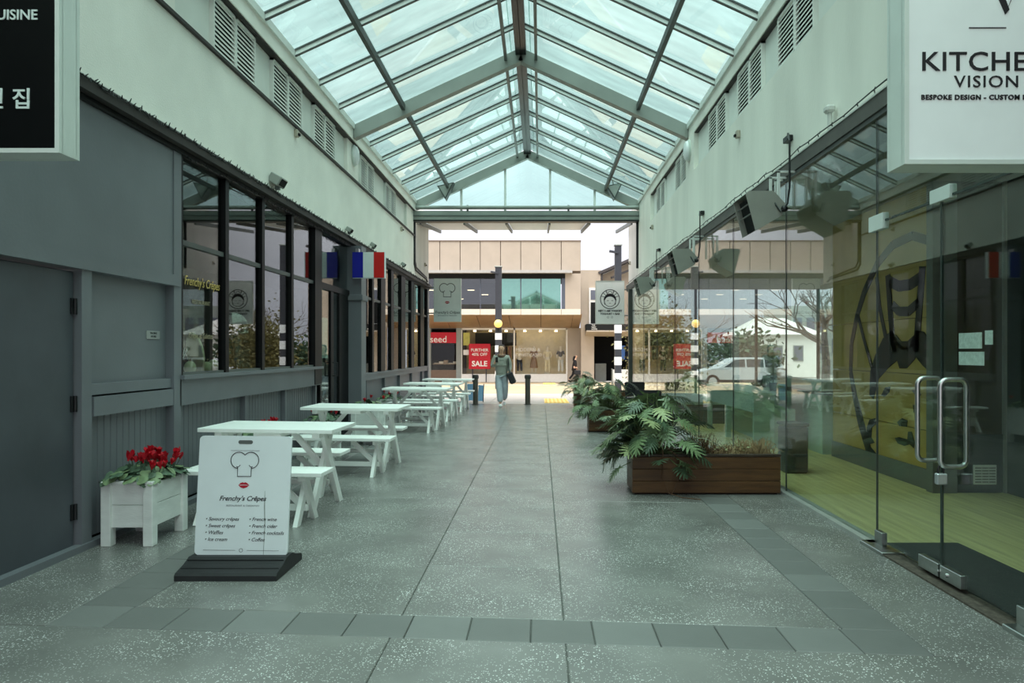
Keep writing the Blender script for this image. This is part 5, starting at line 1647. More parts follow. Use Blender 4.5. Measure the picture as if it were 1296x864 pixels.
# shop interiors
MB().box(-4.98, 2.0, 46.0, 46.2, gS, 3.0).build('shop_back_wall', shop_beige, b1)
MB().box(-1.55, 1.69, 44.2, 44.25, 0.0, 3.0).build('display_backdrop', shop_beige, b1)
MB().box(-5.0, 2.0, 43.2, 46.2, gS, 0.05).build('shop_floor', M('shop_pale_floor', (206, 192, 166), 0.5), b1)
MB().box(-7.4, -5.2, 44.8, 45.0, gS, 3.0).build('shop_back_wall', M('dark_brown_shop', (44, 32, 27), 0.7, var=0.2), b1)
MB().box(-5.2, -4.98, 43.2, 46.2, gS, 3.0).build('party_wall', up_in, b1)
MB().box(-7.4, -7.2, 43.2, 45.0, gS, 3.0).build('party_wall', up_in, b1)
MB().box(-4.3, -1.6, 45.0, 45.4, 1.9, 2.75).build('dark_rack', dark_void, b1)
for k in range(12):
    MB().box(-4.25 + k * 0.215, -4.10 + k * 0.215, 44.9, 45.02, 1.0, 1.85).build('hanging_garment', [M('garment_dark', (50, 44, 44), 0.8), M('garment_rose', (150, 112, 100), 0.8), M('garment_olive', (98, 92, 70), 0.8)][k % 3], b1)
for x in (-4.2, -3.2, -2.2, -1.0, 0.0, 1.0):
    l_ = MB(); l_.lathe([(0.10, 0), (0.07, 0.12), (0.03, 0.16)], c=(x, 43.7, 2.78), n=10); l_.build('display_lamp', warm, b1, smooth=True)
MB().box(-4.6, 1.4, 44.6, 44.75, 2.94, 2.99).build('display_lamp', warm, b1)
for k in range(5):
    MB().box(-6.75 + k * 0.3, -6.5 + k * 0.3, 43.4, 43.7, 0.75, 0.80 + 0.08 * (k % 3)).build('shelf_goods', [tan, cream_b, soffit_m][k % 3], b1)
MB().box(-6.85, -5.35, 43.35, 43.8, 0.70, 0.75).build('shelf', soffit_m, b1)
tag(b1, 'tan clad two storey shop building directly across the street', 'building')
rs = empty('shop_sign', (-6.1, 42.9, 2.05))
redm = M('red_sign', (196, 24, 44), 0.5, var=0.05)
MB().box(-6.9, -5.30, 42.9, 42.97, 2.05, 2.72).build('sign_board', redm, rs)
text_obj('lettering', 'seed', shopfr, (-6.95, 42.89, 2.27), 0.58, rs, 'LEFT', bold=0.004)
tag(rs, 'red shop sign reading seed at the left end of the tan building', 'sign')
sb = empty('sale_board', (-3.8, 42.75, gS))
MB().bev(-4.48, -3.14, 42.72, 42.77, 0.42, 2.0, 0.01).build('board', redm, sb)
for x in (-4.25, -3.4):
    MB().bar((x, 42.75, gS), (x, 42.75, 0.45), 0.06, 0.05, up=(0, 1, 0)).build('leg', dk_pole, sb)
text_obj('lettering', 'FURTHER', shopfr, (-3.81, 42.71, 1.60), 0.26, sb, bold=0.003)
text_obj('lettering', '40% OFF', shopfr, (-3.81, 42.71, 1.33), 0.26, sb, bold=0.003)
text_obj('lettering', 'SALE', shopfr, (-3.81, 42.71, 0.74), 0.46, sb, bold=0.012)
tag(sb, 'red board reading FURTHER 40% OFF SALE before the shop window', 'sign')
dec = empty('window_decal', (-0.6, 42.99, 1.2))
text_obj('lettering', 'MODERN &', shopfr, (-0.78, 43.0, 1.62), 0.30, dec)
text_obj('lettering', 'SOPHISTICATED', shopfr, (-0.78, 43.0, 1.30), 0.24, dec)
tag(dec, 'white lettering decal on the big shop window of the tan building', 'lettering')
sm = MB().box(-4.85, -4.35, 42.97, 43.01, 1.30, 1.62).build('window_notice', shopfr, at=(-4.6, 43.0, 1.3)); tag(sm, 'small white notice on the shop window left of the sale board', 'notice')
yp = MB().box(-4.85, -4.45, 42.97, 43.01, 1.9, 2.7).build('window_poster', M('yellow_green_poster', (190, 186, 96), 0.6, var=0.2, scale=3), at=(-4.6, 43.0, 1.9)); tag(yp, 'yellow green poster at the top left of the shop window', 'poster')
# mannequins
def mannequin(x, y, zb, top, trousers, lab, dress=None):
    r = empty('mannequin', (x, y, zb))
    skin_m = M('mannequin_skin', (238, 226, 206), 0.5, var=0.03)
    V = [(0, 0, 0.95, .13, .1), (0, 0, 1.15, .11, .09), (0, 0, 1.36, .15, .1), (0, 0, 1.46, .05), (0, -.01, 1.56, .075), (0, -.01, 1.67, .075, .09), (0, 0, 1.74, .05),
         (-.17, 0, 1.40, .05), (-.24, -.02, 1.15, .04), (-.20, -.10, 0.95, .03), (.17, 0, 1.40, .05), (.24, -.02, 1.15, .04), (.18, -.12, 0.98, .03),
         (-.09, 0, .90, .09), (-.10, -.01, .5, .06), (-.10, .02, .08, .04), (.09, 0, .90, .09), (.11, -.04, .5, .06), (.12, 0, .08, .04)]
    E = [(0, 1), (1, 2), (2, 3), (3, 4), (4, 5), (5, 6), (2, 7), (7, 8), (8, 9), (2, 10), (10, 11), (11, 12), (0, 13), (13, 14), (14, 15), (0, 16), (16, 17), (17, 18)]
    me = skin_mesh('body', V, E, skin_m, 0, 1); link('body', me, r)
    V2 = [(0, 0, .98, .15, .12), (0, 0, 1.15, .13, .11), (0, 0, 1.38, .17, .12), (-.17, 0, 1.40, .065), (-.235, -.02, 1.18, .055), (.17, 0, 1.40, .065), (.235, -.02, 1.18, .055)]
    me = skin_mesh('top', V2, [(0, 1), (1, 2), (2, 3), (3, 4), (2, 5), (5, 6)], top, 0, 1); link('top', me, r)
    if dress:
        b = MB(); b.lathe([(0.26, 0.35), (0.22, 0.7), (0.15, 1.0), (0.14, 1.05)], n=14); o = link('skirt', b.mesh('skirt', dress, smooth=True), r)
    else:
        V3 = [(0, 0, .96, .15, .12), (-.09, 0, .85, .11), (-.10, -.01, .5, .085), (-.10, .02, .12, .08), (.09, 0, .85, .11), (.11, -.04, .5, .085), (.12, 0, .12, .08)]
        me = skin_mesh('trousers', V3, [(0, 1), (1, 2), (2, 3), (0, 4), (4, 5), (5, 6)], trousers, 0, 1); link('trousers', me, r)
    b = MB(); b.lathe([(0.22, 0), (0.22, 0.02)], n=16); link('stand', b.mesh('stand', frame_alu), r)
    tag(r, lab, 'mannequin', 'mannequins in the far shop window')
    return r
mannequin(-0.42, 43.6, 0.12, M('brown_floral', (150, 118, 90), 0.8, var=0.3, scale=20), None, 'mannequin in a brown patterned dress in the far shop window', MATS['brown_floral'])
mannequin(0.45, 43.6, 0.12, M('pale_cream_cloth', (240, 224, 184), 0.8), MATS['pale_cream_cloth'], 'mannequin in a pale cream outfit in the far shop window')
mannequin(1.28, 43.6, 0.12, M('grey_vest', (104, 98, 92), 0.8), M('white_trousers', (240, 238, 230), 0.8), 'mannequin in a grey vest and white trousers by the window edge')
mannequin(-1.35, 43.9, 0.12, MATS['pale_cream_cloth'], M('dark_trousers', (44, 42, 46), 0.8), 'mannequin in a cream top and dark trousers mid window')
mannequin(-2.75, 44.2, 0.12, M('black_cloth', (30, 28, 30), 0.8), MATS['dark_trousers'], 'mannequin in black behind the walking woman')

# ---------------------------------------------------------------- taupe building to the right of it
taupe = M('taupe_wall', (186, 172, 154), 0.7, var=0.05, scale=2)
tb2 = empty('taupe_building', (5, 42, gS))
MB().box(2.5, 3.75, 42.2, 42.6, 3.0, 6.55).build('upper_wall', taupe, tb2)
MB().box(2.5, 3.3, 42.0, 42.2, gS, 3.0).build('left_pier', taupe, tb2)
MB().box(5.6, 7.4, 42.2, 42.6, gS, 5.6).build('right_wall', taupe, tb2)
b = MB(); b.prism([(3.75, 3.0), (7.4, 3.0), (7.4, 7.9), (3.75, 6.3)], 43.0, 43.3, 'y'); b.build('gable_wall', taupe, tb2)
b = MB(); b.bar((3.6, 42.7, 6.35), (7.5, 42.7, 8.05), 1.2, 0.16); b.build('roof_edge', M('dark_roof', (70, 66, 66), 0.6), tb2)
b = MB(); b.bar((4.4, 42.5, 6.1), (7.5, 42.5, 7.4), 0.3, 0.12); b.build('roof_rail', MATS['dark_roof'], tb2)
MB().box(3.72, 3.86, 42.2, 43.2, 3.0, 6.3).build('downpipe', MATS['dark_roof'], tb2)
w = MB().box(3.0, 3.62, 42.12, 42.2, 3.2, 5.45).build('window', shopfr, tb2)
MB().box(3.10, 3.55, 42.10, 42.125, 4.7, 5.3).build('pane', M('blue_grey_pane', (104, 108, 120), 0.1), w)
MB().box(3.10, 3.55, 42.10, 42.125, 3.25, 4.55).build('pane', dark_void, w)
MB().box(4.55, 5.2, 42.9, 43.0, 4.7, 5.9).build('bright_window', M('bright_window_pane', (222, 226, 236), 0.3), tb2)
MB().box(2.75, 5.4, 40.8, 42.2, 2.78, 3.16).build('awning', dark_void, tb2)
MB().prism([(40.8, 2.70), (42.2, 2.45), (42.2, 2.6), (40.8, 2.78)], 2.75, 5.4, 'x').build('awning_soffit', tan, tb2)
text_obj('lettering', 'THE\nWAY\nHOME', shopfr, (3.05, 40.79, 2.97), 0.12, tb2, 'LEFT')
MB().box(3.3, 5.6, 44.6, 44.8, gS, 3.0).build('shop_back', dark_void, tb2)
MB().box(3.3, 3.34, 42.2, 44.6, gS, 3.0).build('shop_side', M('dim_side', (60, 58, 58), 0.8), tb2)
MB().box(5.56, 5.6, 42.2, 44.6, gS, 3.0).build('shop_side', MATS['dim_side'], tb2)
MB().box(3.3, 5.6, 42.0, 44.8, 2.98, 3.05).build('shop_ceiling', MATS['dim_side'], tb2)
MB().box(3.5, 4.2, 43.6, 44.0, gS, 0.75).build('shop_counter', frame_dk, tb2)
MB().box(4.9, 5.5, 44.4, 44.5, 1.0, 1.9).build('blue_screen', M('screen_blue', (70, 100, 150), 0.3, emit=0.6), tb2)
tag(tb2, 'taupe building with dark awning and sloping roof right of the tan one', 'building')
wp = empty('perforated_screen', (4.1, 36, gz(36)))
MB().box(3.75, 4.75, 36.0, 36.04, gz(36) + 0.12, gz(36) + 0.85).build('panel', M('pale_screen', (206, 206, 204), 0.6, var=0.2, scale=30), wp)
for x in (3.78, 4.72):
    MB().box(x - 0.03, x + 0.03, 35.98, 36.06, gz(36), gz(36) + 0.9).build('post', steel_mid, wp)
tag(wp, 'pale low screen panel behind the right crossing pole', 'screen')
hs = empty('white_house', (21, 62, gz(62)))
g = gz(62)
MB().box(17.8, 24.5, 60, 66, g, 3.0).build('wall', shopfr, hs)
b = MB(); b.add([(17.4, 59.6, 3.0), (24.9, 59.6, 3.0), (24.9, 66.4, 3.0), (17.4, 66.4, 3.0), (19.8, 63, 4.6), (22.5, 63, 4.6)], [(0, 1, 5, 4), (1, 2, 5), (2, 3, 4, 5), (3, 0, 4), (3, 2, 1, 0)]); b.build('roof', M('pale_roof', (198, 196, 192), 0.6), hs)
for x in (18.6, 20.4, 22.2):
    w = MB().box(x, x + 0.9, 59.94, 60.0, g + 1.4, g + 2.8).build('window', frame_dk, hs)
    MB().box(x + 0.08, x + 0.82, 59.92, 59.945, g + 1.48, g + 2.72).build('pane', M('blue_grey_pane', (104, 108, 120), 0.1), w)
tag(hs, 'white house with a pale hip roof seen through the glass shop', 'building')
ob = empty('grey_block', (29, 72, gz(72)))
MB().box(25.5, 33, 70, 78, gz(72), 6.2).build('wall', frame_dk, ob)
for i in range(5):
    for j in range(2):
        MB().box(26 + i * 1.3, 26.8 + i * 1.3, 69.94, 70.0, 1.4 + j * 2.2, 2.8 + j * 2.2).build('window', MATS['blue_grey_pane'], ob)
tag(ob, 'grey office block in the distance behind the white house', 'building')

# ---------------------------------------------------------------- silver car seen through the glass shop
cy = 34.0; cg = gz(cy) - 0.03
car = empty('parked_car', (9.7, cy, cg))
silver = M('silver_car_paint', (204, 208, 210), 0.25, metal=0.35, var=0.02)
carglass = M('car_glass', (40, 46, 50), 0.08, var=0.1)
tyre = M('tyre', (26, 26, 27), 0.8, var=0.1)
def cx(u): return 7.5 + u
def profile(pts): return [(cx(u), cg + z) for u, z in pts]
lower = [(0.05, 0.32), (0.02, 0.62), (0.12, 0.80), (0.95, 0.96), (1.25, 0.99), (4.25, 1.02), (4.42, 0.92), (4.45, 0.45), (4.38, 0.28)]
b = MB(); b.prism(profile(lower), cy - 0.88, cy + 0.88, 'y'); body = b.build('body', silver, car)
cab = [(1.15, 0.98), (1.95, 1.44), (2.4, 1.50), (3.6, 1.49), (4.0, 1.42), (4.33, 1.02)]
b = MB()
n = len(cab)
pts = [(cx(u), cy - 0.86 + (0.14 * (z - 0.98) / 0.5), cg + z) for u, z in cab] + [(cx(u), cy + 0.86 - (0.14 * (z - 0.98) / 0.5), cg + z) for u, z in cab]
b.add(pts, [tuple(range(n)), tuple(range(2 * n - 1, n - 1, -1))] + [(i, i + n, (i + 1) % n + n, (i + 1) % n) for i in range(n)])
b.build('cabin', silver, car)
for win in ([(1.42, 1.03), (1.98, 1.38), (2.45, 1.42), (2.45, 1.03)], [(2.52, 1.03), (2.52, 1.42), (3.35, 1.41), (3.35, 1.03)], [(3.42, 1.03), (3.42, 1.41), (3.75, 1.38), (4.05, 1.08), (4.05, 1.03)]):
    for s in (-1, 1):
        b = MB()
        q = []
        for u, z in win:
            q.append((cx(u), cy + s * (0.868 - 0.14 * (z - 0.98) / 0.5), cg + z))
        qq = [(p[0], p[1] + s * 0.006, p[2]) for p in q]
        m_ = len(q)
        b.add(q + qq, [tuple(range(m_)), tuple(range(2 * m_ - 1, m_ - 1, -1))] + [(i, i + m_, (i + 1) % m_ + m_, (i + 1) % m_) for i in range(m_)])
        b.build('side_window', carglass, car)
for u in (0.85, 3.55):
    for s in (-1, 1):
        M4 = Matrix.Translation((cx(u), cy + s * 0.80, cg + 0.33)) @ Matrix.Rotation(R(90), 4, 'X')
        b = MB(); b.lathe([(0.33, -0.11), (0.34, -0.08), (0.34, 0.08), (0.33, 0.11)], n=20, M4=M4); wh = b.build('wheel', tyre, car, smooth=True)
        b = MB(); b.lathe([(0.21, -0.115), (0.21, 0.115)], n=16, M4=M4); b.build('rim', silver, wh)
for s in (-1, 1):
    MB().bev(cx(0.0), cx(0.16), cy + s * 0.72 - 0.14, cy + s * 0.72 + 0.14, cg + 0.62, cg + 0.76, 0.01).build('headlight', lamp_w, car)
    MB().bev(cx(4.40), cx(4.47), cy + s * 0.74 - 0.11, cy + s * 0.74 + 0.11, cg + 0.72, cg + 0.95, 0.01).build('tail_light', redm, car)
MB().box(cx(0.1), cx(4.4), cy - 0.885, cy - 0.875, cg + 0.28, cg + 0.42).build('sill_trim', black_metal, car)
MB().box(cx(1.9), cx(3.9), cy - 0.62, cy - 0.58, cg + 1.50, cg + 1.54).build('roof_rail', black_metal, car)
tag(car, 'silver car in the street seen through the glass shop', 'car')

# ---------------------------------------------------------------- trees
bark = M('grey_bark', (96, 86, 78), 0.9, var=0.25, scale=8)
def bare_tree(x, y, h, seed, lab, th=1.0):
    rnd = random.Random(seed)
    g = gz(y)
    r = empty('bare_tree', (x, y, g))
    tr = MB(); br = MB()
    tr.tube([(x, y, g), (x + 0.05, y, g + h * 0.18), (x - 0.03, y, g + h * 0.33)], 0.20 * th, 8, 0.15 * th)
    def grow(p, d, l, rad, lev):
        q = p + d * l
        mid = p + d * l * 0.5 + Vector((rnd.uniform(-1, 1), rnd.uniform(-1, 1), rnd.uniform(-0.3, 0.6))) * l * 0.08
        br.tube([p, mid, q], rad, 5 if lev < 3 else 4, rad * 0.62, cap=False)
        if lev >= 6: return
        for k in range(2 if lev else 5):
            nd = (d + Vector((rnd.uniform(-1, 1), rnd.uniform(-1, 1), rnd.uniform(-0.35, 0.55))) * (0.75 if lev else 1.0)).normalized()
            grow(q, nd, l * rnd.uniform(0.68, 0.86), rad * 0.62, lev + 1)
    grow(Vector((x - 0.03, y, g + h * 0.33)), Vector((0, 0, 1)), h * 0.10, 0.15 * th, 0)
    for k in range(3):
        a = rnd.uniform(0, 6.28)
        grow(Vector((x, y, g + h * 0.30)), Vector((math.cos(a), math.sin(a), 0.55)).normalized(), h * 0.17, 0.10 * th, 1)
    tr.build('trunk', bark, r, smooth=True); o = br.build('branches', bark, r); o['kind'] = 'stuff'
    tag(r, lab, 'tree')
bare_tree(12.3, 29.5, 6.6, 5, 'bare branching tree whose twigs show through the glass shop')
bare_tree(6.6, 33.0, 5.6, 15, 'slim bare tree behind the right crossing pole', 0.5)
bare_tree(16.5, 36, 7.0, 8, 'second bare tree farther along the street')
def leafy(x, y, zc, rx, rz, n, mat, seed, lab, lsize=0.16, trunk=True):
    rnd = random.Random(seed)
    g = gz(y)
    r = empty('leafy_tree', (x, y, g))
    b = MB()
    for k in range(n):
        u = rnd.gauss(0, 0.5), rnd.gauss(0, 0.5), rnd.gauss(0, 0.5)
        p = Vector((x + u[0] * rx, y + u[1] * rx, zc + u[2] * rz))
        s = lsize * rnd.uniform(0.6, 1.3)
        M4 = Matrix.Translation(p) @ Euler((rnd.uniform(0, 6), rnd.uniform(0, 6), rnd.uniform(0, 6))).to_matrix().to_4x4()
        b.add([(0, -s, 0), (s * 0.5, 0, s * 0.1), (0, s, 0), (-s * 0.5, 0, s * 0.1)], [(0, 1, 2), (0, 2, 3)], M4)
    o = b.build('foliage', mat, r); o['kind'] = 'stuff'
    b = MB(); b.tube([(x, y, g), (x + 0.05, y, zc)], 0.10, 8, 0.05); b.build('trunk', bark, r, smooth=True)
    tag(r, lab, 'tree')
olive = M('olive_foliage', (108, 104, 62), 0.7, var=0.3, scale=3)
green_f = M('dark_green_foliage', (58, 80, 54), 0.7, var=0.3, scale=3)
leafy(5.4, 30.2, 1.5, 1.3, 1.6, 5000, olive, 3, 'olive leafed shrub beside the right crossing pole', 0.09)
leafy(15.5, 52, 1.2, 2.2, 1.6, 1400, green_f, 6, 'dark green tree behind the silver car', 0.25)
leafy(12.2, 56, 1.0, 1.8, 1.4, 1000, green_f, 9, 'low dark green tree in the distance left of the white house', 0.25)
for i, (x0, z1) in enumerate(((42, 3.2), (60, 4.0), (78, 3.4))):
    leafy(x0, 95, 2.0, 4, z1, 1500, green_f, 30 + i, ('distant trees at the far right, nearest clump', 'distant trees at the far right, middle clump', 'distant trees at the far right, last clump')[i], 0.6)

# ================================================================ people
skin_t = M('skin', (222, 176, 148), 0.5, var=0.05)
hair_d = M('dark_hair', (40, 30, 26), 0.5, var=0.15)
jacket_g = M('green_puffer', (158, 160, 150), 0.55, var=0.12, scale=8)
jeans_m = M('light_jeans', (188, 196, 204), 0.8, var=0.12, scale=10)
shoe_w = M('white_shoe', (232, 232, 230), 0.5)
scarf_m = M('brown_scarf', (112, 88, 74), 0.8, var=0.2, scale=12)
blackcl = M('black_clothes', (22, 21, 24), 0.7, var=0.1)
def fingers(V, E, wi, base, d, side, r=0.008, curl=Vector((0, 0, 0))):
    """palm, four fingers and a thumb after wrist vertex wi"""
    V.append((*(base + d * 0.05), 0.028, 0.016)); p = len(V) - 1; E.append((wi, p))
    for k, ln in enumerate((0.062, 0.072, 0.068, 0.052)):
        o = side * (k - 1.5) * 0.018
        a = base + d * 0.085 + o
        m = a + d * ln * 0.55 + curl * 0.5; t = a + d * ln + curl
        i0 = len(V); V += [(*a, r), (*m, r), (*t, r * 0.8)]
        E += [(p, i0), (i0, i0 + 1), (i0 + 1, i0 + 2)]
    a = base + d * 0.03 + side * 0.034; t = a + side * 0.022 + d * 0.035
    i0 = len(V); V += [(*a, r), (*t, r * 0.85)]; E += [(p, i0), (i0, i0 + 1)]
def part_mesh(name, me, root):
    return link(name, me, root)
# ---- woman walking towards the camera, phone hand raised, bag on her left shoulder
wm = empty('person', (-1.06, 18.55, 0.0))
V = [(0, 0, .93, .12, .10), (0, .01, 1.10, .105, .09), (0, .01, 1.30, .14, .10), (0, 0, 1.42, .055), (0, -.01, 1.475, .055), (0, -.035, 1.53, .074, .082), (0, -.025, 1.60, .092, .108), (0, -.01, 1.655, .075, .088),
     (-.16, 0, 1.345, .055), (-.235, -.02, 1.10, .045), (-.17, -.20, 1.20, .032), (.16, 0, 1.345, .055), (.225, .02, 1.10, .045), (.20, -.10, .93, .032),
     (-.085, 0, .86, .095), (-.05, -.06, .48, .062), (-.02, -.10, .09, .042), (.085, .01, .86, .095), (.10, .06, .48, .062), (.07, .22, .16, .042)]
E = [(0, 1), (1, 2), (2, 3), (3, 4), (4, 5), (5, 6), (6, 7), (2, 8), (8, 9), (9, 10), (2, 11), (11, 12), (12, 13), (0, 14), (14, 15), (15, 16), (0, 17), (17, 18), (18, 19)]
fingers(V, E, 10, Vector((-.17, -.20, 1.20)), Vector((.45, -.35, .82)).normalized(), Vector((.7, .6, -.2)).normalized(), curl=Vector((.02, .02, -.01)))
fingers(V, E, 13, Vector((.20, -.10, .93)), Vector((-.1, -.35, -.93)).normalized(), Vector((0.1, -.9, .3)).normalized(), curl=Vector((-.02, .01, 0)))
part_mesh('body', skin_mesh('body', V, E, skin_t, 0, 2), wm)
b = MB()
b.ball((0, -.112, 1.585), 0.013, 0.02, 0.025, n=8, k=6)
part_mesh('nose', b.mesh('nose', skin_t, smooth=True), wm)
for s in (-1, 1):
    b = MB(); b.ball((s * .03, -.105, 1.605), 0.011, 0.008, 0.007, n=8, k=6); part_mesh('eye', b.mesh('eye', hair_d, smooth=True), wm)
    b = MB(); b.ball((s * .074, -.02, 1.59), 0.01, 0.018, 0.028, n=8, k=6); part_mesh('ear', b.mesh('ear', skin_t, smooth=True), wm)
b = MB(); b.ball((0, -.106, 1.545), 0.024, 0.008, 0.007, n=8, k=6); part_mesh('mouth', b.mesh('mouth', M('lips', (160, 84, 80), 0.5), smooth=True), wm)
b = MB()
b.ball((0, .012, 1.632), 0.088, 0.100, 0.068, n=16, k=10)
b.ball((0, .045, 1.575), 0.084, 0.062, 0.105, n=16, k=10)
for s in (-1, 1):
    b.ball((s * .072, .015, 1.56), 0.02, 0.045, 0.09, n=10, k=8)
part_mesh('hair', b.mesh('hair', hair_d, smooth=True), wm)
Vj = [(0, .01, .80, .165, .135), (0, .01, .98, .172, .142), (0, .01, 1.10, .162, .135), (0, .01, 1.22, .172, .142), (0, .01, 1.33, .168, .13), (0, 0, 1.40, .085, .08),
      (-.17, 0, 1.345, .08), (-.215, -.01, 1.22, .078), (-.24, -.02, 1.10, .072), (-.20, -.13, 1.15, .06), (-.175, -.19, 1.19, .045),
      (.17, 0, 1.345, .08), (.21, .01, 1.22, .078), (.23, .02, 1.10, .072), (.215, -.05, 1.0, .06), (.205, -.09, .95, .045)]
Ej = [(0, 1), (1, 2), (2, 3), (3, 4), (4, 5), (4, 6), (6, 7), (7, 8), (8, 9), (9, 10), (4, 11), (11, 12), (12, 13), (13, 14), (14, 15)]
jk = part_mesh('jacket', skin_mesh('jacket', Vj, Ej, jacket_g, 1, 2), wm)
for z in (.92, 1.04, 1.16, 1.27):
    b = MB(); b.tube([(.150 * math.cos(t), .01 + .128 * math.sin(t), z) for t in [2 * math.pi * k / 20 for k in range(21)]], 0.006, 4, cap=False)
    part_mesh('quilt_seam', b.mesh('quilt_seam', M('seam_dark', (60, 72, 64), 0.7)), jk)
b = MB(); b.tube([(.09 * math.cos(t), -.01 + .085 * math.sin(t), 1.40 + 0.02 * math.sin(t)) for t in [2 * math.pi * k / 16 for k in range(17)]], 0.035, 8, cap=False)
part_mesh('scarf', b.mesh('scarf', scarf_m, smooth=True), wm)
Vt = [(0, .005, .97, .135, .115), (-.085, 0, .80, .105), (-.055, -.05, .50, .095), (-.03, -.09, .22, .09), (-.022, -.10, .13, .08), (.085, .01, .80, .105), (.10, .05, .50, .092), (.085, .14, .30, .085), (.072, .20, .20, .08)]
part_mesh('jeans', skin_mesh('jeans', Vt, [(0, 1), (1, 2), (2, 3), (3, 4), (0, 5), (5, 6), (6, 7), (7, 8)], jeans_m, 0, 2), wm)
Vs = [(-.02, -.06, .055, .055, .05), (-.022, -.15, .045, .055, .042), (-.025, -.24, .036, .045, .034)]
part_mesh('shoe', skin_mesh('shoe', Vs, [(0, 1), (1, 2)], shoe_w, 0, 2), wm)
Vs = [(.07, .25, .13, .04, .04), (.07, .20, .075, .042, .03), (.07, .15, .035, .035, .024)]
part_mesh('shoe', skin_mesh('shoe', Vs, [(0, 1), (1, 2)], shoe_w, 0, 2), wm)
tag(wm, 'person in a green puffer jacket and pale jeans walking towards the camera', 'person')
ph = MB().bev(-1.06 - 0.145, -1.06 - 0.075, 18.55 - .262, 18.55 - .252, 1.215, 1.36, 0.004).build('phone', black_metal, at=(-1.17, 18.30, 1.215)); tag(ph, 'dark phone held up in the walking person\'s hand', 'phone')
bg = empty('shoulder_bag', (-0.80, 18.5, .66))
bm3 = M('black_bag_leather', (34, 36, 40), 0.4, var=0.1)
b = MB()
M4 = Matrix.Translation((-0.79, 18.47, .80)) @ Matrix.Rotation(R(-24), 4, 'Y')
b.bev(-0.085, 0.085, -0.13, 0.13, -0.17, 0.16, 0.035, M4=M4); b.build('bag_body', bm3, bg)
b = MB(); b.tube([(-0.84, 18.40, .94), (-0.86, 18.45, 1.15), (-0.875, 18.5, 1.36), (-0.885, 18.56, 1.425), (-0.87, 18.62, 1.36), (-0.84, 18.6, 1.15), (-0.80, 18.56, .94)], 0.014, 6); b.build('strap', bm3, bg, smooth=True)
tag(bg, 'black bag hanging from the walking person\'s shoulder', 'bag')

# ---- woman in black walking to the right on the far pavement
g = gz(41.2)
p2 = empty('person', (2.05, 41.2, g))
V = [(0, 0, .92, .12, .12), (.02, 0, 1.10, .11, .11), (.04, 0, 1.30, .11, .14), (.06, 0, 1.42, .05), (.075, 0, 1.48, .048), (.09, 0, 1.54, .065, .06), (.095, 0, 1.60, .085, .07), (.08, 0, 1.655, .06, .05),
     (.04, -.16, 1.34, .055), (.02, -.20, 1.10, .045), (.12, -.20, .92, .032), (.04, .16, 1.34, .055), (-.04, .20, 1.10, .045), (.02, .20, .90, .032),
     (0, -.08, .85, .095), (.16, -.08, .47, .062), (.30, -.08, .10, .042), (0, .08, .85, .095), (-.10, .08, .48, .062), (-.34, .08, .20, .042)]
E = [(0, 1), (1, 2), (2, 3), (3, 4), (4, 5), (5, 6), (6, 7), (2, 8), (8, 9), (9, 10), (2, 11), (11, 12), (12, 13), (0, 14), (14, 15), (15, 16), (0, 17), (17, 18), (18, 19)]
fingers(V, E, 10, Vector((.12, -.20, .92)), Vector((.3, 0, -.95)).normalized(), Vector((.95, 0, .3)).normalized())
fingers(V, E, 13, Vector((.02, .20, .90)), Vector((.2, 0, -.98)).normalized(), Vector((.98, 0, .2)).normalized())
part_mesh('body', skin_mesh('body', V, E, skin_t, 0, 2), p2)
b = MB(); b.ball((.18, 0, 1.585), 0.02, 0.012, 0.025, n=8, k=6); part_mesh('nose', b.mesh('nose', skin_t, smooth=True), p2)
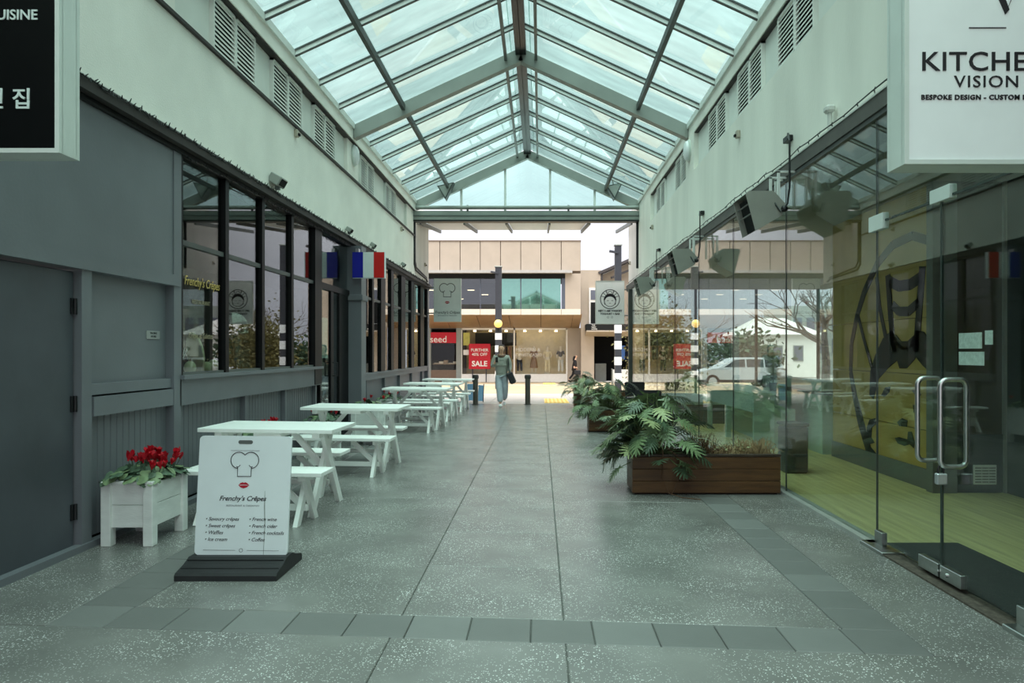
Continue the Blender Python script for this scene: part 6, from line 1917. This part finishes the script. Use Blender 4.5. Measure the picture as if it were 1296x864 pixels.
Vh = [(.05, 0, 1.655, .085, .085), (0, 0, 1.58, .08, .085), (-.03, 0, 1.45, .07, .08), (-.04, 0, 1.30, .05, .07), (.08, -.07, 1.6, .03), (.08, .07, 1.6, .03)]
part_mesh('hair', skin_mesh('hair', Vh, [(0, 1), (1, 2), (2, 3), (0, 4), (0, 5)], blackcl, 0, 2), p2)
Vc = [(-.03, 0, .70, .17, .17), (0, 0, .92, .15, .16), (.02, 0, 1.10, .135, .145), (.04, 0, 1.32, .135, .165), (.05, 0, 1.40, .08, .08), (.04, -.17, 1.33, .075), (.02, -.20, 1.10, .065), (.11, -.20, .95, .045), (.04, .17, 1.33, .075), (-.03, .20, 1.10, .065), (.02, .20, .94, .045)]
part_mesh('coat', skin_mesh('coat', Vc, [(0, 1), (1, 2), (2, 3), (3, 4), (3, 5), (5, 6), (6, 7), (3, 8), (8, 9), (9, 10)], blackcl, 1, 2), p2)
Vt = [(0, 0, .88, .13, .12), (0, -.08, .80, .10), (.16, -.08, .47, .075), (.29, -.08, .14, .06), (0, .08, .80, .10), (-.10, .08, .48, .075), (-.32, .08, .22, .06)]
part_mesh('trousers', skin_mesh('trousers', Vt, [(0, 1), (1, 2), (2, 3), (0, 4), (4, 5), (5, 6)], blackcl, 0, 2), p2)
for a in ((.27, -.08, .05), (-.36, .08, .16)):
    Vs = [(a[0], a[1], a[2], .045, .045), (a[0] + .10, a[1], a[2] - (.01 if a[0] > 0 else .08), .045, .035), (a[0] + .19, a[1], a[2] - (.02 if a[0] > 0 else .12), .035, .025)]
    part_mesh('shoe', skin_mesh('shoe', Vs, [(0, 1), (1, 2)], blackcl, 0, 2), p2)
tag(p2, 'person in black clothes walking right past the far shop window', 'person')
hb = empty('handbag', (2.25, 40.95, g + .45))
b = MB(); b.bev(2.02, 2.42, 40.92, 41.02, g + .50, g + .76, 0.03); b.build('bag_body', bm3, hb)
b = MB(); b.tube([(2.12, 40.97, g + .75)] + [(2.17 + .07 * math.cos(R(180 - t)), 40.98, g + .77 + .10 * math.sin(R(t))) for t in range(0, 181, 30)], 0.012, 6); b.build('handle', bm3, hb)
tag(hb, 'black handbag carried by the person in black', 'bag')
